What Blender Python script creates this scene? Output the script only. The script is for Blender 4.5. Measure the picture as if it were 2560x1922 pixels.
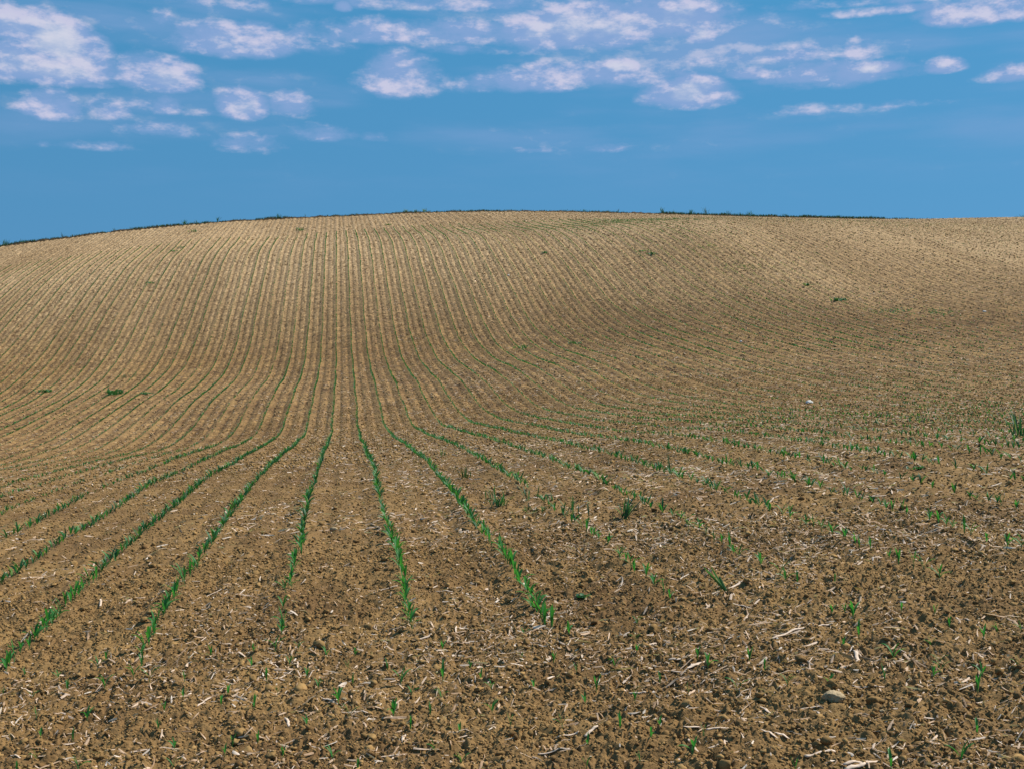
import bpy, math
import numpy as np
rad = math.radians
scene = bpy.context.scene
for o in list(bpy.data.objects): bpy.data.objects.remove(o)
COL = scene.collection

# ---------------------------------------------------------------- camera
F = 3000.0; CX, CY = 1280.0, 961.0
YAW = math.atan((1280-862)/F); PITCH = -math.atan((961-904)/F)
EYE = 1.6
cam_data = bpy.data.cameras.new('camera'); cam = bpy.data.objects.new('camera', cam_data); COL.objects.link(cam)
cam_data.sensor_width = 36.0; cam_data.lens = 36.0*F/2560.0
cam_data.clip_start = 0.05; cam_data.clip_end = 6000
cam.location = (0, 0, EYE); cam.rotation_euler = (math.pi/2+PITCH, 0, -YAW)
scene.camera = cam

# ---------------------------------------------------------------- light, exposure
SUN_EL, SUN_AZ = rad(50), rad(72)        # azimuth clockwise from +Y
SUN_STRENGTH = 5.0
SKY_STRENGTH = 0.088
scene.view_settings.view_transform = 'Standard'; scene.view_settings.look = 'None'
scene.view_settings.exposure = 0.38; scene.view_settings.gamma = 1.0
scene.view_settings.use_curve_mapping = False
sl = bpy.data.lights.new('sun', 'SUN'); sl.energy = SUN_STRENGTH; sl.angle = rad(0.53); sl.color = (1.0, 0.95, 0.86)
sun = bpy.data.objects.new('sun', sl); COL.objects.link(sun)
sun.rotation_euler = (math.pi/2-SUN_EL, 0, -SUN_AZ+math.pi)
cy = scene.cycles
cy.max_bounces = 4; cy.diffuse_bounces = 2; cy.glossy_bounces = 1; cy.transmission_bounces = 2; cy.transparent_max_bounces = 4
cy.caustics_reflective = False; cy.caustics_refractive = False

def ray_dir(x, y):
    dx = (x-CX)/F; dz = (CY-y)/F
    f = math.cos(PITCH)-dz*math.sin(PITCH); u = math.sin(PITCH)+dz*math.cos(PITCH)
    return dx*math.cos(YAW)+f*math.sin(YAW), -dx*math.sin(YAW)+f*math.cos(YAW), u
def project(X, Y, Z):
    r = X*np.cos(YAW)-Y*np.sin(YAW); f = X*np.sin(YAW)+Y*np.cos(YAW); Z = Z-EYE
    f2 = f*np.cos(PITCH)+Z*np.sin(PITCH); u = -f*np.sin(PITCH)+Z*np.cos(PITCH)
    f2 = np.maximum(f2, 1e-3)
    return CX+F*r/f2, CY-F*u/f2

# world: Nishita sky with clouds laid out by azimuth and elevation
world = bpy.data.worlds.new('World'); scene.world = world; world.use_nodes = True
def build_world():
    nt = world.node_tree; nt.nodes.clear(); N = nt.nodes; L = nt.links
    def node(t, **k):
        n = N.new(t)
        for a, b in k.items(): setattr(n, a, b)
        return n
    def put(sock, v):
        if isinstance(v, bpy.types.NodeSocket): L.new(v, sock)
        else: sock.default_value = v
    def M(op, a, b=0.0, c=0.0, clamp=False):
        n = node('ShaderNodeMath', operation=op, use_clamp=clamp)
        put(n.inputs[0], a); put(n.inputs[1], b)
        if op in ('MULTIPLY_ADD', 'SMOOTH_MIN', 'SMOOTH_MAX'): put(n.inputs[2], c)
        return n.outputs[0]
    def V(op, a, b=(0, 0, 0), c=(0, 0, 0)):
        n = node('ShaderNodeVectorMath', operation=op)
        put(n.inputs[0], a); put(n.inputs[1], b)
        if op == 'MULTIPLY_ADD': put(n.inputs[2], c)
        return n
    def mix(f, a, b):
        n = node('ShaderNodeMix', data_type='RGBA'); put(n.inputs[0], f); put(n.inputs[6], a); put(n.inputs[7], b)
        return n.outputs[2]
    tc = node('ShaderNodeTexCoord'); d = tc.outputs['Generated']
    sep = node('ShaderNodeSeparateXYZ'); L.new(d, sep.inputs[0])
    # sky colour: look up the Nishita model a little higher than the true elevation, so the horizon stays deep blue
    vz = M('MULTIPLY_ADD', sep.outputs[2], 0.16, 0.50)
    cmb = node('ShaderNodeCombineXYZ'); L.new(sep.outputs[0], cmb.inputs[0]); L.new(sep.outputs[1], cmb.inputs[1]); L.new(vz, cmb.inputs[2])
    nv = V('NORMALIZE', cmb.outputs[0]).outputs[0]
    sky = node('ShaderNodeTexSky', sky_type='NISHITA', sun_disc=False, sun_elevation=SUN_EL, sun_rotation=SUN_AZ)
    sky.altitude = 300; sky.air_density = 1.0; sky.dust_density = 0.25; sky.ozone_density = 2.0
    L.new(nv, sky.inputs[0])
    skyc = V('MULTIPLY', sky.outputs[0], SKY_TINT).outputs[0]
    # cloud field
    az = M('ARCTAN2', sep.outputs[0], sep.outputs[1]); el = M('ARCSINE', sep.outputs[2])
    p = node('ShaderNodeCombineXYZ'); L.new(az, p.inputs[0]); L.new(el, p.inputs[1]); P = p.outputs[0]
    def noise(vec, sc, det, rough, off):
        s = V('MULTIPLY_ADD', vec, (sc, sc*2.1, 0), off).outputs[0]
        n = node('ShaderNodeTexNoise', noise_dimensions='3D'); n.inputs['Scale'].default_value = 1.0
        n.inputs['Detail'].default_value = det; n.inputs['Roughness'].default_value = rough; L.new(s, n.inputs['Vector'])
        return n.outputs[0]
    warp = noise(P, 14, 2, .5, (5, 2, 1))
    n1 = noise(P, 19, 9, .60, (1.3, 7.1, 3.3))
    n1b = noise(V('ADD', P, (0.0050, 0.0060, 0)).outputs[0], 19, 6, .58, (1.3, 7.1, 3.3))
    n2 = noise(P, 90, 5, .62, (9, 1, 2))
    acc = None
    for (cx, cyy, rx, ry, s) in CLOUDS:
        k = 2560/2212
        X, Y, Z = ray_dir(cx*k, cyy*k); h = math.hypot(X, Y)
        u, v = math.atan2(X, Y), math.atan2(Z, h)-ry*k/F*.22
        ru, rv = rx*k/F*1.20, ry*k/F*1.5
        q = V('MULTIPLY_ADD', P, (1/ru, 1/rv, 0), (-u/ru, -v/rv, 0)).outputs[0]
        q = V('MAXIMUM', q, V('MULTIPLY', q, (-1, -1.9, 0)).outputs[0]).outputs[0]
        r2 = V('DOT_PRODUCT', q, q).outputs['Value']
        m = M('MULTIPLY_ADD', r2, -s*0.55, s)
        acc = m if acc is None else M('MAXIMUM', acc, m)
    acc = M('MAXIMUM', acc, -0.6)
    # erode by noise
    dn = M('MULTIPLY_ADD', n1, 1.7, -.80)
    dn = M('MULTIPLY_ADD', M('SUBTRACT', n2, .5), 0.30, dn)
    dens = M('ADD', acc, dn)
    cov = node('ShaderNodeMapRange', interpolation_type='SMOOTHSTEP'); L.new(dens, cov.inputs[0])
    cov.inputs[1].default_value = 0.10; cov.inputs[2].default_value = 0.78; cov.inputs[3].default_value = 0; cov.inputs[4].default_value = 0.86
    # thin veils, streaked along the horizon
    s = V('MULTIPLY_ADD', P, (4.5, 26, 0), (3.3, 3, 8)).outputs[0]
    nv2 = node('ShaderNodeTexNoise'); nv2.inputs['Scale'].default_value = 1; nv2.inputs['Detail'].default_value = 5; L.new(s, nv2.inputs['Vector'])
    veil = node('ShaderNodeMapRange', interpolation_type='SMOOTHSTEP'); L.new(nv2.outputs[0], veil.inputs[0])
    veil.inputs[1].default_value = .42; veil.inputs[2].default_value = .72; veil.inputs[4].default_value = .60
    hi = node('ShaderNodeMapRange', interpolation_type='SMOOTHSTEP'); L.new(el, hi.inputs[0])
    hi.inputs[1].default_value = .11; hi.inputs[2].default_value = .24
    veilf = M('MULTIPLY', veil.outputs[0], hi.outputs[0])
    cover = M('MAXIMUM', cov.outputs[0], veilf)
    # brighter on the lumps turned to the sun and where the cloud is thick
    lit = M('MULTIPLY_ADD', M('SUBTRACT', n1, n1b), 7.0, M('MULTIPLY_ADD', dens, .70, -.28), clamp=True)
    col = mix(lit, CLOUD_DARK, CLOUD_LIT)
    skyh = mix(M('MULTIPLY', sep.outputs[2], 3.2, clamp=True), (.098, .248, .430, 1), (.045, .235, .450, 1))
    skys = V('SCALE', skyc); skys.inputs['Scale'].default_value = SKY_STRENGTH
    core = node('ShaderNodeMapRange', interpolation_type='SMOOTHSTEP'); L.new(dens, core.inputs[0]); core.inputs[1].default_value = .75; core.inputs[2].default_value = 1.35; core.inputs[4].default_value = .8
    col = mix(core.outputs[0], col, (.56, .56, .63, 1))
    out = mix(cover, mix(.62, skys.outputs[0], skyh), col)
    bg = node('ShaderNodeBackground'); L.new(out, bg.inputs[0]); bg.inputs[1].default_value = 1.0
    wo = node('ShaderNodeOutputWorld'); L.new(bg.outputs[0], wo.inputs[0])
    world.cycles.sampling_method = 'MANUAL'; world.cycles.sample_map_resolution = 256
SKY_TINT = (0.50, 1.04, 1.10)
CLOUD_DARK = (.20, .30, .52, 1); CLOUD_LIT = (.49, .475, .61, 1)
CLOUDS = [(70,142,140,34,1.0),(128,96,58,42,1.2),(178,120,48,40,.85),(50,55,75,34,.75),
 (335,163,70,33,.95),(200,182,60,9,.5),(105,232,48,28,.75),(240,236,38,22,.6),(300,225,70,14,.5),(355,230,32,18,.6),
 (520,228,46,28,.95),(455,242,60,11,.45),(632,228,42,24,.65),(345,280,70,16,.42),(690,292,52,16,.65),(560,312,62,17,.42),(785,298,60,10,.38),
 (500,92,125,30,.75),(560,68,40,18,.7),(640,90,90,30,.45),(740,14,17,11,.75),(345,55,38,22,.42),(500,8,110,12,.38),
 (760,78,150,14,.5),(930,74,200,22,.6),(1040,68,60,18,.6),
 (1270,66,170,44,.95),(1420,52,150,36,.95),(1515,72,32,24,1.0),(1590,55,120,22,.45),(1250,105,190,14,.45),
 (1000,8,330,15,.55),(960,105,60,14,.42),(990,106,22,8,.6),
 (870,168,80,40,.85),(1000,180,110,20,.6),(1150,178,110,22,.65),(1250,160,100,26,.8),(1335,144,38,14,.95),(1410,165,60,24,.45),
 (1640,120,130,18,.5),(1612,160,42,13,.65),(1490,206,80,28,.95),(1530,188,40,16,.85),(1862,106,36,25,.55),
 (1810,162,120,20,.65),(1885,150,50,11,.9),(1780,175,80,20,.5),(2048,144,34,13,.8),(2185,160,55,16,.7),
 (2130,26,100,24,.85),(2172,8,30,18,.9),(1900,24,110,9,.5),(1900,3,200,9,.45),(1850,232,150,11,.34),(1200,322,140,8,.3),(120,310,120,9,.33)]
build_world()

# ---------------------------------------------------------------- noise and terrain
def hsh(ix, iy, seed):
    h = (ix.astype(np.int64)*374761393 + iy.astype(np.int64)*668265263 + seed*1442695041) & 0xffffffff
    h = ((h ^ (h >> 13))*1274126177) & 0xffffffff
    return ((h ^ (h >> 16)) & 0xffff)/65535.0
def vnoise(x, y, seed=0):
    ix = np.floor(x); iy = np.floor(y); fx = x-ix; fy = y-iy
    fx = fx*fx*(3-2*fx); fy = fy*fy*(3-2*fy); ix = ix.astype(np.int64); iy = iy.astype(np.int64)
    a = hsh(ix, iy, seed); b = hsh(ix+1, iy, seed); c = hsh(ix, iy+1, seed); d = hsh(ix+1, iy+1, seed)
    return (a*(1-fx)+b*fx)*(1-fy)+(c*(1-fx)+d*fx)*fy      # 0..1
TAB = np.array([[int(v) for v in r.split()] for r in """-2166 -2126 -2086 -2047 -2009 -1972 -1936 -1901 -1869 -1838 -1810 -1782 -1755 -1726 -1695 -1660 -1621 -1578 -1529 -1476 -1422 -1369 -1319 -1271 -1227 -1187 -1150 -1116 -1085 -1056 -1029 -1003 -978 -954 -930
-2121 -2080 -2040 -2000 -1961 -1923 -1886 -1851 -1818 -1787 -1759 -1732 -1705 -1677 -1647 -1613 -1575 -1530 -1480 -1426 -1369 -1315 -1263 -1216 -1172 -1132 -1096 -1064 -1034 -1006 -980 -955 -931 -908 -885
-2076 -2035 -1994 -1953 -1913 -1874 -1836 -1800 -1767 -1736 -1707 -1681 -1655 -1628 -1598 -1565 -1527 -1483 -1431 -1374 -1316 -1260 -1207 -1160 -1116 -1077 -1043 -1011 -983 -956 -931 -907 -884 -862 -839
-2032 -1990 -1948 -1907 -1866 -1826 -1787 -1750 -1715 -1684 -1655 -1629 -1603 -1577 -1548 -1515 -1478 -1434 -1381 -1322 -1261 -1203 -1151 -1103 -1060 -1022 -989 -959 -932 -907 -883 -860 -838 -817 -795
-1988 -1946 -1903 -1861 -1819 -1778 -1738 -1700 -1664 -1631 -1602 -1576 -1551 -1525 -1495 -1463 -1427 -1384 -1330 -1268 -1205 -1146 -1093 -1045 -1003 -967 -935 -907 -881 -858 -836 -814 -793 -772 -751
-1945 -1902 -1859 -1816 -1773 -1731 -1690 -1650 -1612 -1579 -1549 -1522 -1497 -1470 -1440 -1407 -1373 -1331 -1276 -1212 -1148 -1088 -1035 -988 -947 -912 -882 -856 -832 -810 -789 -769 -749 -728 -708
-1903 -1859 -1816 -1772 -1729 -1685 -1643 -1601 -1562 -1526 -1496 -1469 -1442 -1414 -1382 -1348 -1314 -1274 -1220 -1154 -1089 -1029 -976 -929 -890 -857 -829 -805 -784 -763 -744 -725 -705 -686 -666
-1861 -1818 -1774 -1729 -1685 -1641 -1597 -1554 -1513 -1475 -1444 -1416 -1387 -1356 -1321 -1284 -1250 -1213 -1160 -1093 -1027 -969 -917 -871 -833 -803 -778 -756 -737 -718 -700 -682 -663 -644 -624
-1820 -1777 -1732 -1687 -1642 -1597 -1553 -1509 -1466 -1427 -1394 -1364 -1333 -1299 -1259 -1215 -1178 -1148 -1097 -1027 -963 -908 -856 -812 -777 -750 -728 -709 -691 -674 -657 -640 -622 -603 -584
-1780 -1736 -1692 -1647 -1601 -1556 -1510 -1465 -1422 -1382 -1347 -1314 -1280 -1243 -1199 -1146 -1097 -1070 -1028 -959 -899 -848 -795 -753 -722 -699 -680 -663 -648 -632 -616 -600 -582 -564 -544
-1741 -1697 -1653 -1607 -1562 -1516 -1470 -1424 -1380 -1339 -1302 -1266 -1229 -1189 -1141 -1081 -1013 -976 -954 -891 -841 -784 -733 -696 -670 -650 -634 -620 -606 -592 -577 -561 -544 -525 -506
-1703 -1659 -1615 -1569 -1523 -1477 -1431 -1385 -1341 -1298 -1259 -1220 -1180 -1138 -1088 -1025 -949 -905 -884 -830 -779 -728 -679 -644 -621 -605 -592 -580 -567 -554 -539 -524 -506 -488 -468
-1666 -1622 -1578 -1532 -1486 -1440 -1394 -1348 -1303 -1259 -1217 -1176 -1133 -1087 -1036 -972 -898 -870 -839 -776 -729 -677 -630 -597 -577 -564 -553 -543 -531 -518 -504 -488 -470 -451 -431
-1629 -1586 -1542 -1497 -1451 -1405 -1358 -1312 -1266 -1221 -1177 -1133 -1087 -1038 -984 -921 -854 -828 -798 -736 -686 -633 -585 -554 -537 -527 -518 -508 -497 -485 -470 -453 -435 -416 -395
-1593 -1550 -1507 -1462 -1417 -1371 -1324 -1278 -1231 -1185 -1139 -1092 -1044 -991 -933 -872 -807 -777 -750 -695 -643 -595 -547 -517 -503 -495 -487 -478 -466 -453 -438 -420 -402 -381 -360
-1558 -1516 -1473 -1428 -1383 -1338 -1291 -1245 -1198 -1150 -1103 -1054 -1003 -949 -889 -828 -766 -733 -705 -656 -607 -555 -509 -483 -473 -467 -459 -449 -438 -423 -407 -389 -369 -348 -325
-1524 -1482 -1439 -1396 -1351 -1306 -1260 -1213 -1166 -1118 -1069 -1018 -966 -912 -856 -798 -736 -704 -671 -620 -573 -521 -476 -455 -448 -443 -434 -424 -411 -395 -377 -358 -337 -314 -291
-1490 -1449 -1407 -1364 -1320 -1275 -1230 -1183 -1135 -1087 -1037 -985 -932 -878 -823 -765 -707 -681 -644 -588 -541 -492 -451 -431 -426 -421 -412 -400 -385 -368 -349 -328 -305 -281 -257
-1457 -1416 -1375 -1333 -1290 -1246 -1201 -1154 -1107 -1058 -1007 -955 -901 -846 -790 -732 -677 -648 -613 -561 -515 -467 -429 -411 -405 -400 -391 -378 -361 -342 -321 -298 -274 -248 -222
-1423 -1384 -1344 -1303 -1261 -1217 -1173 -1127 -1079 -1030 -980 -927 -872 -817 -762 -704 -648 -614 -581 -536 -491 -444 -410 -394 -387 -381 -371 -356 -338 -316 -293 -268 -242 -215 -188
-1391 -1352 -1313 -1273 -1232 -1190 -1146 -1101 -1054 -1005 -954 -902 -847 -791 -738 -683 -629 -591 -557 -517 -473 -426 -395 -379 -372 -364 -353 -336 -314 -291 -265 -238 -210 -182 -153
-1358 -1321 -1283 -1244 -1204 -1162 -1120 -1076 -1030 -982 -931 -879 -825 -771 -719 -667 -617 -578 -542 -500 -458 -414 -383 -367 -358 -349 -335 -315 -291 -264 -236 -207 -177 -148 -118
-1325 -1289 -1252 -1214 -1176 -1136 -1094 -1051 -1006 -960 -910 -859 -806 -753 -702 -653 -606 -567 -528 -485 -446 -403 -372 -355 -345 -334 -316 -293 -265 -236 -206 -175 -144 -113 -82
-1292 -1257 -1222 -1185 -1148 -1109 -1069 -1028 -984 -939 -891 -841 -789 -737 -687 -638 -594 -556 -514 -471 -433 -389 -359 -342 -330 -317 -296 -269 -238 -206 -174 -141 -109 -77 -45
-1259 -1225 -1191 -1156 -1120 -1083 -1044 -1005 -963 -919 -873 -824 -774 -723 -672 -622 -582 -546 -502 -459 -418 -373 -345 -326 -313 -298 -272 -241 -208 -174 -140 -106 -72 -39 -7
-1225 -1193 -1160 -1126 -1092 -1056 -1019 -981 -941 -899 -855 -809 -760 -710 -659 -611 -571 -536 -491 -446 -403 -360 -328 -306 -289 -271 -243 -210 -175 -139 -103 -68 -34 0 33
-1191 -1159 -1128 -1096 -1063 -1029 -994 -958 -920 -880 -838 -794 -747 -699 -649 -601 -561 -525 -482 -432 -386 -344 -309 -282 -260 -237 -207 -173 -137 -101 -64 -29 6 40 74
-1156 -1125 -1095 -1064 -1033 -1001 -968 -933 -897 -859 -820 -778 -734 -689 -642 -594 -550 -514 -471 -417 -367 -324 -285 -253 -225 -198 -166 -132 -96 -59 -23 13 48 83 116
-1120 -1090 -1061 -1032 -1002 -971 -940 -908 -874 -838 -800 -761 -720 -678 -634 -588 -541 -504 -460 -402 -350 -299 -255 -217 -185 -154 -122 -87 -51 -14 22 58 93 127 160
-1082 -1054 -1026 -998 -970 -941 -911 -880 -848 -815 -779 -742 -703 -663 -624 -581 -533 -489 -443 -384 -327 -268 -218 -176 -140 -107 -73 -38 -2 34 69 104 139 173 205
-1044 -1017 -990 -963 -936 -908 -880 -851 -821 -789 -755 -719 -681 -643 -605 -564 -515 -461 -406 -350 -289 -226 -173 -129 -90 -55 -21 14 49 84 119 153 187 220 252
-1004 -978 -951 -925 -900 -873 -847 -819 -791 -760 -727 -692 -654 -614 -575 -533 -479 -412 -353 -295 -233 -172 -119 -75 -36 0 35 69 103 138 171 204 237 269 300
-963 -937 -911 -886 -861 -836 -811 -785 -758 -728 -696 -660 -620 -577 -532 -485 -423 -349 -284 -223 -164 -108 -59 -16 23 59 94 127 161 193 226 257 289 319 350
-920 -894 -869 -845 -820 -796 -772 -747 -721 -693 -661 -625 -582 -533 -479 -418 -351 -285 -218 -153 -95 -41 4 46 85 121 155 188 220 251 282 312 342 371 400
-875 -850 -825 -801 -777 -753 -730 -706 -681 -653 -622 -586 -541 -485 -421 -350 -279 -223 -154 -95 -33 22 68 111 151 187 220 252 282 311 340 368 396 424 452
-829 -803 -779 -755 -731 -707 -684 -660 -636 -610 -580 -543 -497 -437 -366 -291 -223 -173 -110 -50 15 78 132 180 220 255 288 318 346 373 399 426 452 478 504
-780 -755 -730 -706 -682 -658 -635 -611 -587 -561 -532 -497 -451 -390 -315 -246 -184 -128 -68 -11 57 133 199 253 294 327 358 386 411 436 460 484 508 532 557
-730 -704 -679 -654 -629 -605 -581 -557 -532 -507 -479 -446 -403 -344 -267 -208 -150 -81 -25 38 113 198 275 335 375 403 431 456 479 500 522 543 565 587 610
-678 -652 -626 -600 -574 -549 -523 -498 -473 -446 -418 -387 -348 -297 -220 -158 -108 -20 36 101 185 277 364 427 464 483 505 527 547 566 584 603 622 643 664
-625 -597 -570 -543 -516 -489 -462 -435 -407 -379 -349 -317 -281 -233 -162 -100 -43 57 119 194 277 375 469 533 564 571 584 602 618 632 647 663 680 698 718
-570 -541 -513 -484 -455 -426 -397 -367 -336 -304 -271 -236 -197 -145 -76 -22 57 168 231 321 395 495 590 652 676 671 672 680 689 699 710 722 737 753 771
-513 -483 -453 -423 -392 -360 -328 -294 -260 -223 -184 -143 -96 -37 39 105 182 296 378 474 549 633 722 775 793 781 765 760 760 764 771 781 793 808 824
-455 -424 -392 -360 -326 -292 -256 -219 -179 -136 -90 -39 20 95 184 264 360 449 526 626 696 772 855 891 897 878 852 836 829 827 831 838 848 861 876
-396 -363 -329 -295 -259 -222 -183 -141 -96 -46 9 71 144 234 342 421 512 607 662 757 824 898 969 986 979 955 926 905 892 888 888 894 902 914 927
-336 -301 -266 -229 -191 -150 -107 -61 -11 45 109 182 269 367 475 560 638 739 801 880 934 999 1046 1054 1040 1015 987 964 950 944 943 947 954 965 978
-275 -239 -201 -162 -121 -78 -32 19 74 136 207 289 385 492 601 690 773 845 903 963 1004 1057 1090 1096 1082 1059 1034 1014 1001 995 994 997 1004 1014 1027
-213 -175 -136 -95 -51 -5 44 98 158 224 300 387 487 595 700 785 850 915 960 1001 1034 1082 1112 1119 1108 1090 1071 1056 1046 1042 1042 1046 1053 1063 1075
-151 -112 -70 -27 18 67 119 176 239 308 387 475 572 672 768 845 894 950 994 1023 1061 1097 1123 1130 1124 1111 1099 1091 1086 1085 1086 1091 1099 1110 1122
-89 -48 -5 40 88 138 193 252 317 388 467 553 645 737 825 907 935 983 1034 1063 1096 1113 1131 1137 1133 1126 1122 1121 1122 1124 1129 1135 1144 1155 1169
-27 16 60 107 156 209 265 326 392 464 541 624 711 798 881 956 994 1034 1079 1108 1127 1134 1141 1143 1140 1137 1141 1149 1155 1162 1169 1177 1188 1200 1214
35 79 125 173 224 278 336 397 464 535 611 691 773 858 936 1002 1047 1081 1119 1143 1155 1157 1156 1153 1150 1150 1161 1176 1188 1198 1208 1218 1230 1243 1258
97 142 189 238 290 346 404 466 533 603 677 754 832 914 990 1049 1093 1126 1157 1176 1183 1181 1175 1170 1167 1169 1185 1205 1220 1233 1246 1258 1272 1286 1302
159 205 253 303 356 412 471 533 599 668 740 814 890 966 1037 1093 1135 1167 1192 1207 1211 1208 1201 1195 1192 1197 1213 1234 1252 1268 1283 1298 1313 1329 1345
220 267 315 366 420 476 535 597 662 730 800 872 944 1015 1080 1133 1174 1204 1225 1238 1241 1237 1231 1225 1225 1231 1247 1267 1286 1304 1321 1337 1354 1371 1388""".split('\n')], float)/10000.0
A0, DA, B0, DB = -2.04, .12, 3.6, .08
def cubic(t):
    return (-.5*t+t*t-.5*t**3, 1-2.5*t*t+1.5*t**3, .5*t+2*t*t-1.5*t**3, -.5*t*t+.5*t**3)
def terrain(X, Y):
    X = np.asarray(X, float); Y = np.asarray(Y, float)
    Yc = np.clip(Y, 2.6, 112.0)
    a = X/(Yc+8)*2.2; a = np.clip(a, -1.85, 1.85); b = 1.6*np.log(Yc+8)
    fa = (a-A0)/DA; fb = (b-B0)/DB
    ia = np.clip(np.floor(fa).astype(int), 1, TAB.shape[1]-3); ib = np.clip(np.floor(fb).astype(int), 1, TAB.shape[0]-3)
    wa = cubic(fa-ia); wb = cubic(fb-ib)
    t = 0
    for j in range(4):
        for i in range(4): t = t+wb[j]*wa[i]*TAB[ib+j-1, ia+i-1]
    z = t*(Yc+8)
    over = np.maximum(Y-112.0, 0)
    z = z+np.where(over > 0, .03*np.minimum(over, 260)-.06*np.clip(over/1.2, 0, 1), 0)
    return z+EYE
ROW = 0.75
def rowshift(Y): return -.27*np.maximum(0, (np.asarray(Y, float)-50)/47)**1.3
def row_end(X): return 6.9-.14*np.clip(X, 0, 6)
def rowdist(X, Y):                         # signed distance from the nearest planted row, metres
    u = (np.asarray(X)-rowshift(Y))/ROW-.5
    return (u-np.round(u))*ROW
def rough_right(X, Y):                     # the right-hand side and the near headland are rougher
    return np.clip(.42+.05*X+.5*(vnoise(X*.35, Y*.2, 77)-.35)+.25*np.exp(-np.maximum(Y-5, 0)/4), 0, 1)
def micro(X, Y, step):
    def fade(w): return np.clip(w/(2.2*step)-.5, 0, 1)
    z = .030*(vnoise(X/1.3, Y/1.3, 1)-.5)
    rr = .5+.9*rough_right(X, Y)
    infield = np.clip((Y-row_end(X))/1.0, 0, 1)
    d = np.abs(rowdist(X, Y))
    calm = 1-.45*infield*np.exp(-(d/.07)**2)
    hillf = np.clip((Y-22)/18, 0, 1)
    z = z+infield*(.012+.012*hillf)*np.exp(-(d/.10)**2)-infield*(.014+0.017*hillf)*np.exp(-((d-.22)/.06)**2)
    # furrows of the harrow
    z = z+.016*(vnoise(X/.30, Y/.45, 2)-.5)*fade(.4)*rr*calm
    for w, a, s in ((.15, .026, 3), (.070, .026, 4), (.034, .019, 5), (.017, .010, 6)):
        n = vnoise(X/w+3.1*vnoise(X/w*.5, Y/w*.5, s+20), Y/w, s)
        z = z+a*(np.abs(n-.5)*2-.5 if s in (4, 5) else n-.5)*fade(w*1.6)*rr*calm
    return z
def radial_step(r):
    return np.maximum(.004, np.where(r < 25, r*r*.00033, .21+.002*(r-25)))
def ground(X, Y):
    r = np.hypot(X, Y)
    return terrain(X, Y)+micro(X, Y, radial_step(r))
def locate(x, y):                          # where the ray through a pixel of the photograph meets the field
    dx, dy, dz = ray_dir(x, y)
    t = np.geomspace(2, 112/dy if dy > 0 else 112, 6000)
    g = terrain(dx*t, dy*t)-(EYE+dz*t)
    i = np.argmax(g > 0) if (g > 0).any() else len(t)-1
    return dx*t[i], dy*t[i]
def Zg(x, y): return float(ground(np.array([x]), np.array([y]))[0])

# ---------------------------------------------------------------- mesh helpers
def np_mesh(name, verts, faces, k, mat, smooth=False, attrs=None):
    me = bpy.data.meshes.new(name); nv, nf = len(verts), len(faces)
    me.vertices.add(nv); me.vertices.foreach_set('co', np.ascontiguousarray(verts, np.float32).ravel())
    me.loops.add(nf*k); me.loops.foreach_set('vertex_index', np.ascontiguousarray(faces, np.int32).ravel())
    me.polygons.add(nf); me.polygons.foreach_set('loop_start', np.arange(0, nf*k, k, dtype=np.int32))
    me.polygons.foreach_set('loop_total', np.full(nf, k, np.int32))
    if smooth: me.polygons.foreach_set('use_smooth', np.ones(nf, bool))
    me.materials.append(mat)
    for an, av in (attrs or {}).items():
        at = me.attributes.new(an, 'FLOAT', 'POINT'); at.data.foreach_set('value', np.ascontiguousarray(av, np.float32))
    me.update(calc_edges=True)
    return me
def link(name, me, parent=None, loc=None):
    o = bpy.data.objects.new(name, me); COL.objects.link(o)
    if parent: o.parent = parent
    if loc is not None: o.location = loc
    return o
def tag(o, label=None, cat=None, group=None, kind=None):
    if label: o['label'] = label
    if cat: o['category'] = cat
    if group: o['group'] = group
    if kind: o['kind'] = kind
    return o

# ---------------------------------------------------------------- materials
def mat_base(name):
    m = bpy.data.materials.new(name); m.use_nodes = True; nt = m.node_tree; nt.nodes.clear()
    return m, nt
def nn(nt, t, **k):
    n = nt.nodes.new(t)
    for a, b in k.items(): setattr(n, a, b)
    return n
def ramp(nt, fac, stops):
    r = nn(nt, 'ShaderNodeValToRGB'); e = r.color_ramp.elements
    while len(e) > 1: e.remove(e[-1])
    e[0].position, e[0].color = stops[0][0], (*stops[0][1], 1)
    for p, c in stops[1:]:
        x = e.new(p); x.color = (*c, 1)
    nt.links.new(fac, r.inputs[0]); return r.outputs[0]
def mixc(nt, f, a, b, blend='MIX'):
    n = nn(nt, 'ShaderNodeMix', data_type='RGBA', blend_type=blend)
    for s, v in ((n.inputs[0], f), (n.inputs[6], a), (n.inputs[7], b)):
        if isinstance(v, bpy.types.NodeSocket): nt.links.new(v, s)
        else: s.default_value = v
    return n.outputs[2]
def noisen(nt, vec, scale, detail=3, rough=.6, out=0):
    n = nn(nt, 'ShaderNodeTexNoise'); n.inputs['Scale'].default_value = scale; n.inputs['Detail'].default_value = detail
    n.inputs['Roughness'].default_value = rough; nt.links.new(vec, n.inputs['Vector']); return n.outputs[out]
DRY = (.370, .246, .124); TAN = (.262, .157, .060); BROWN = (.152, .085, .034); STRAWC = (.56, .42, .27)
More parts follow.
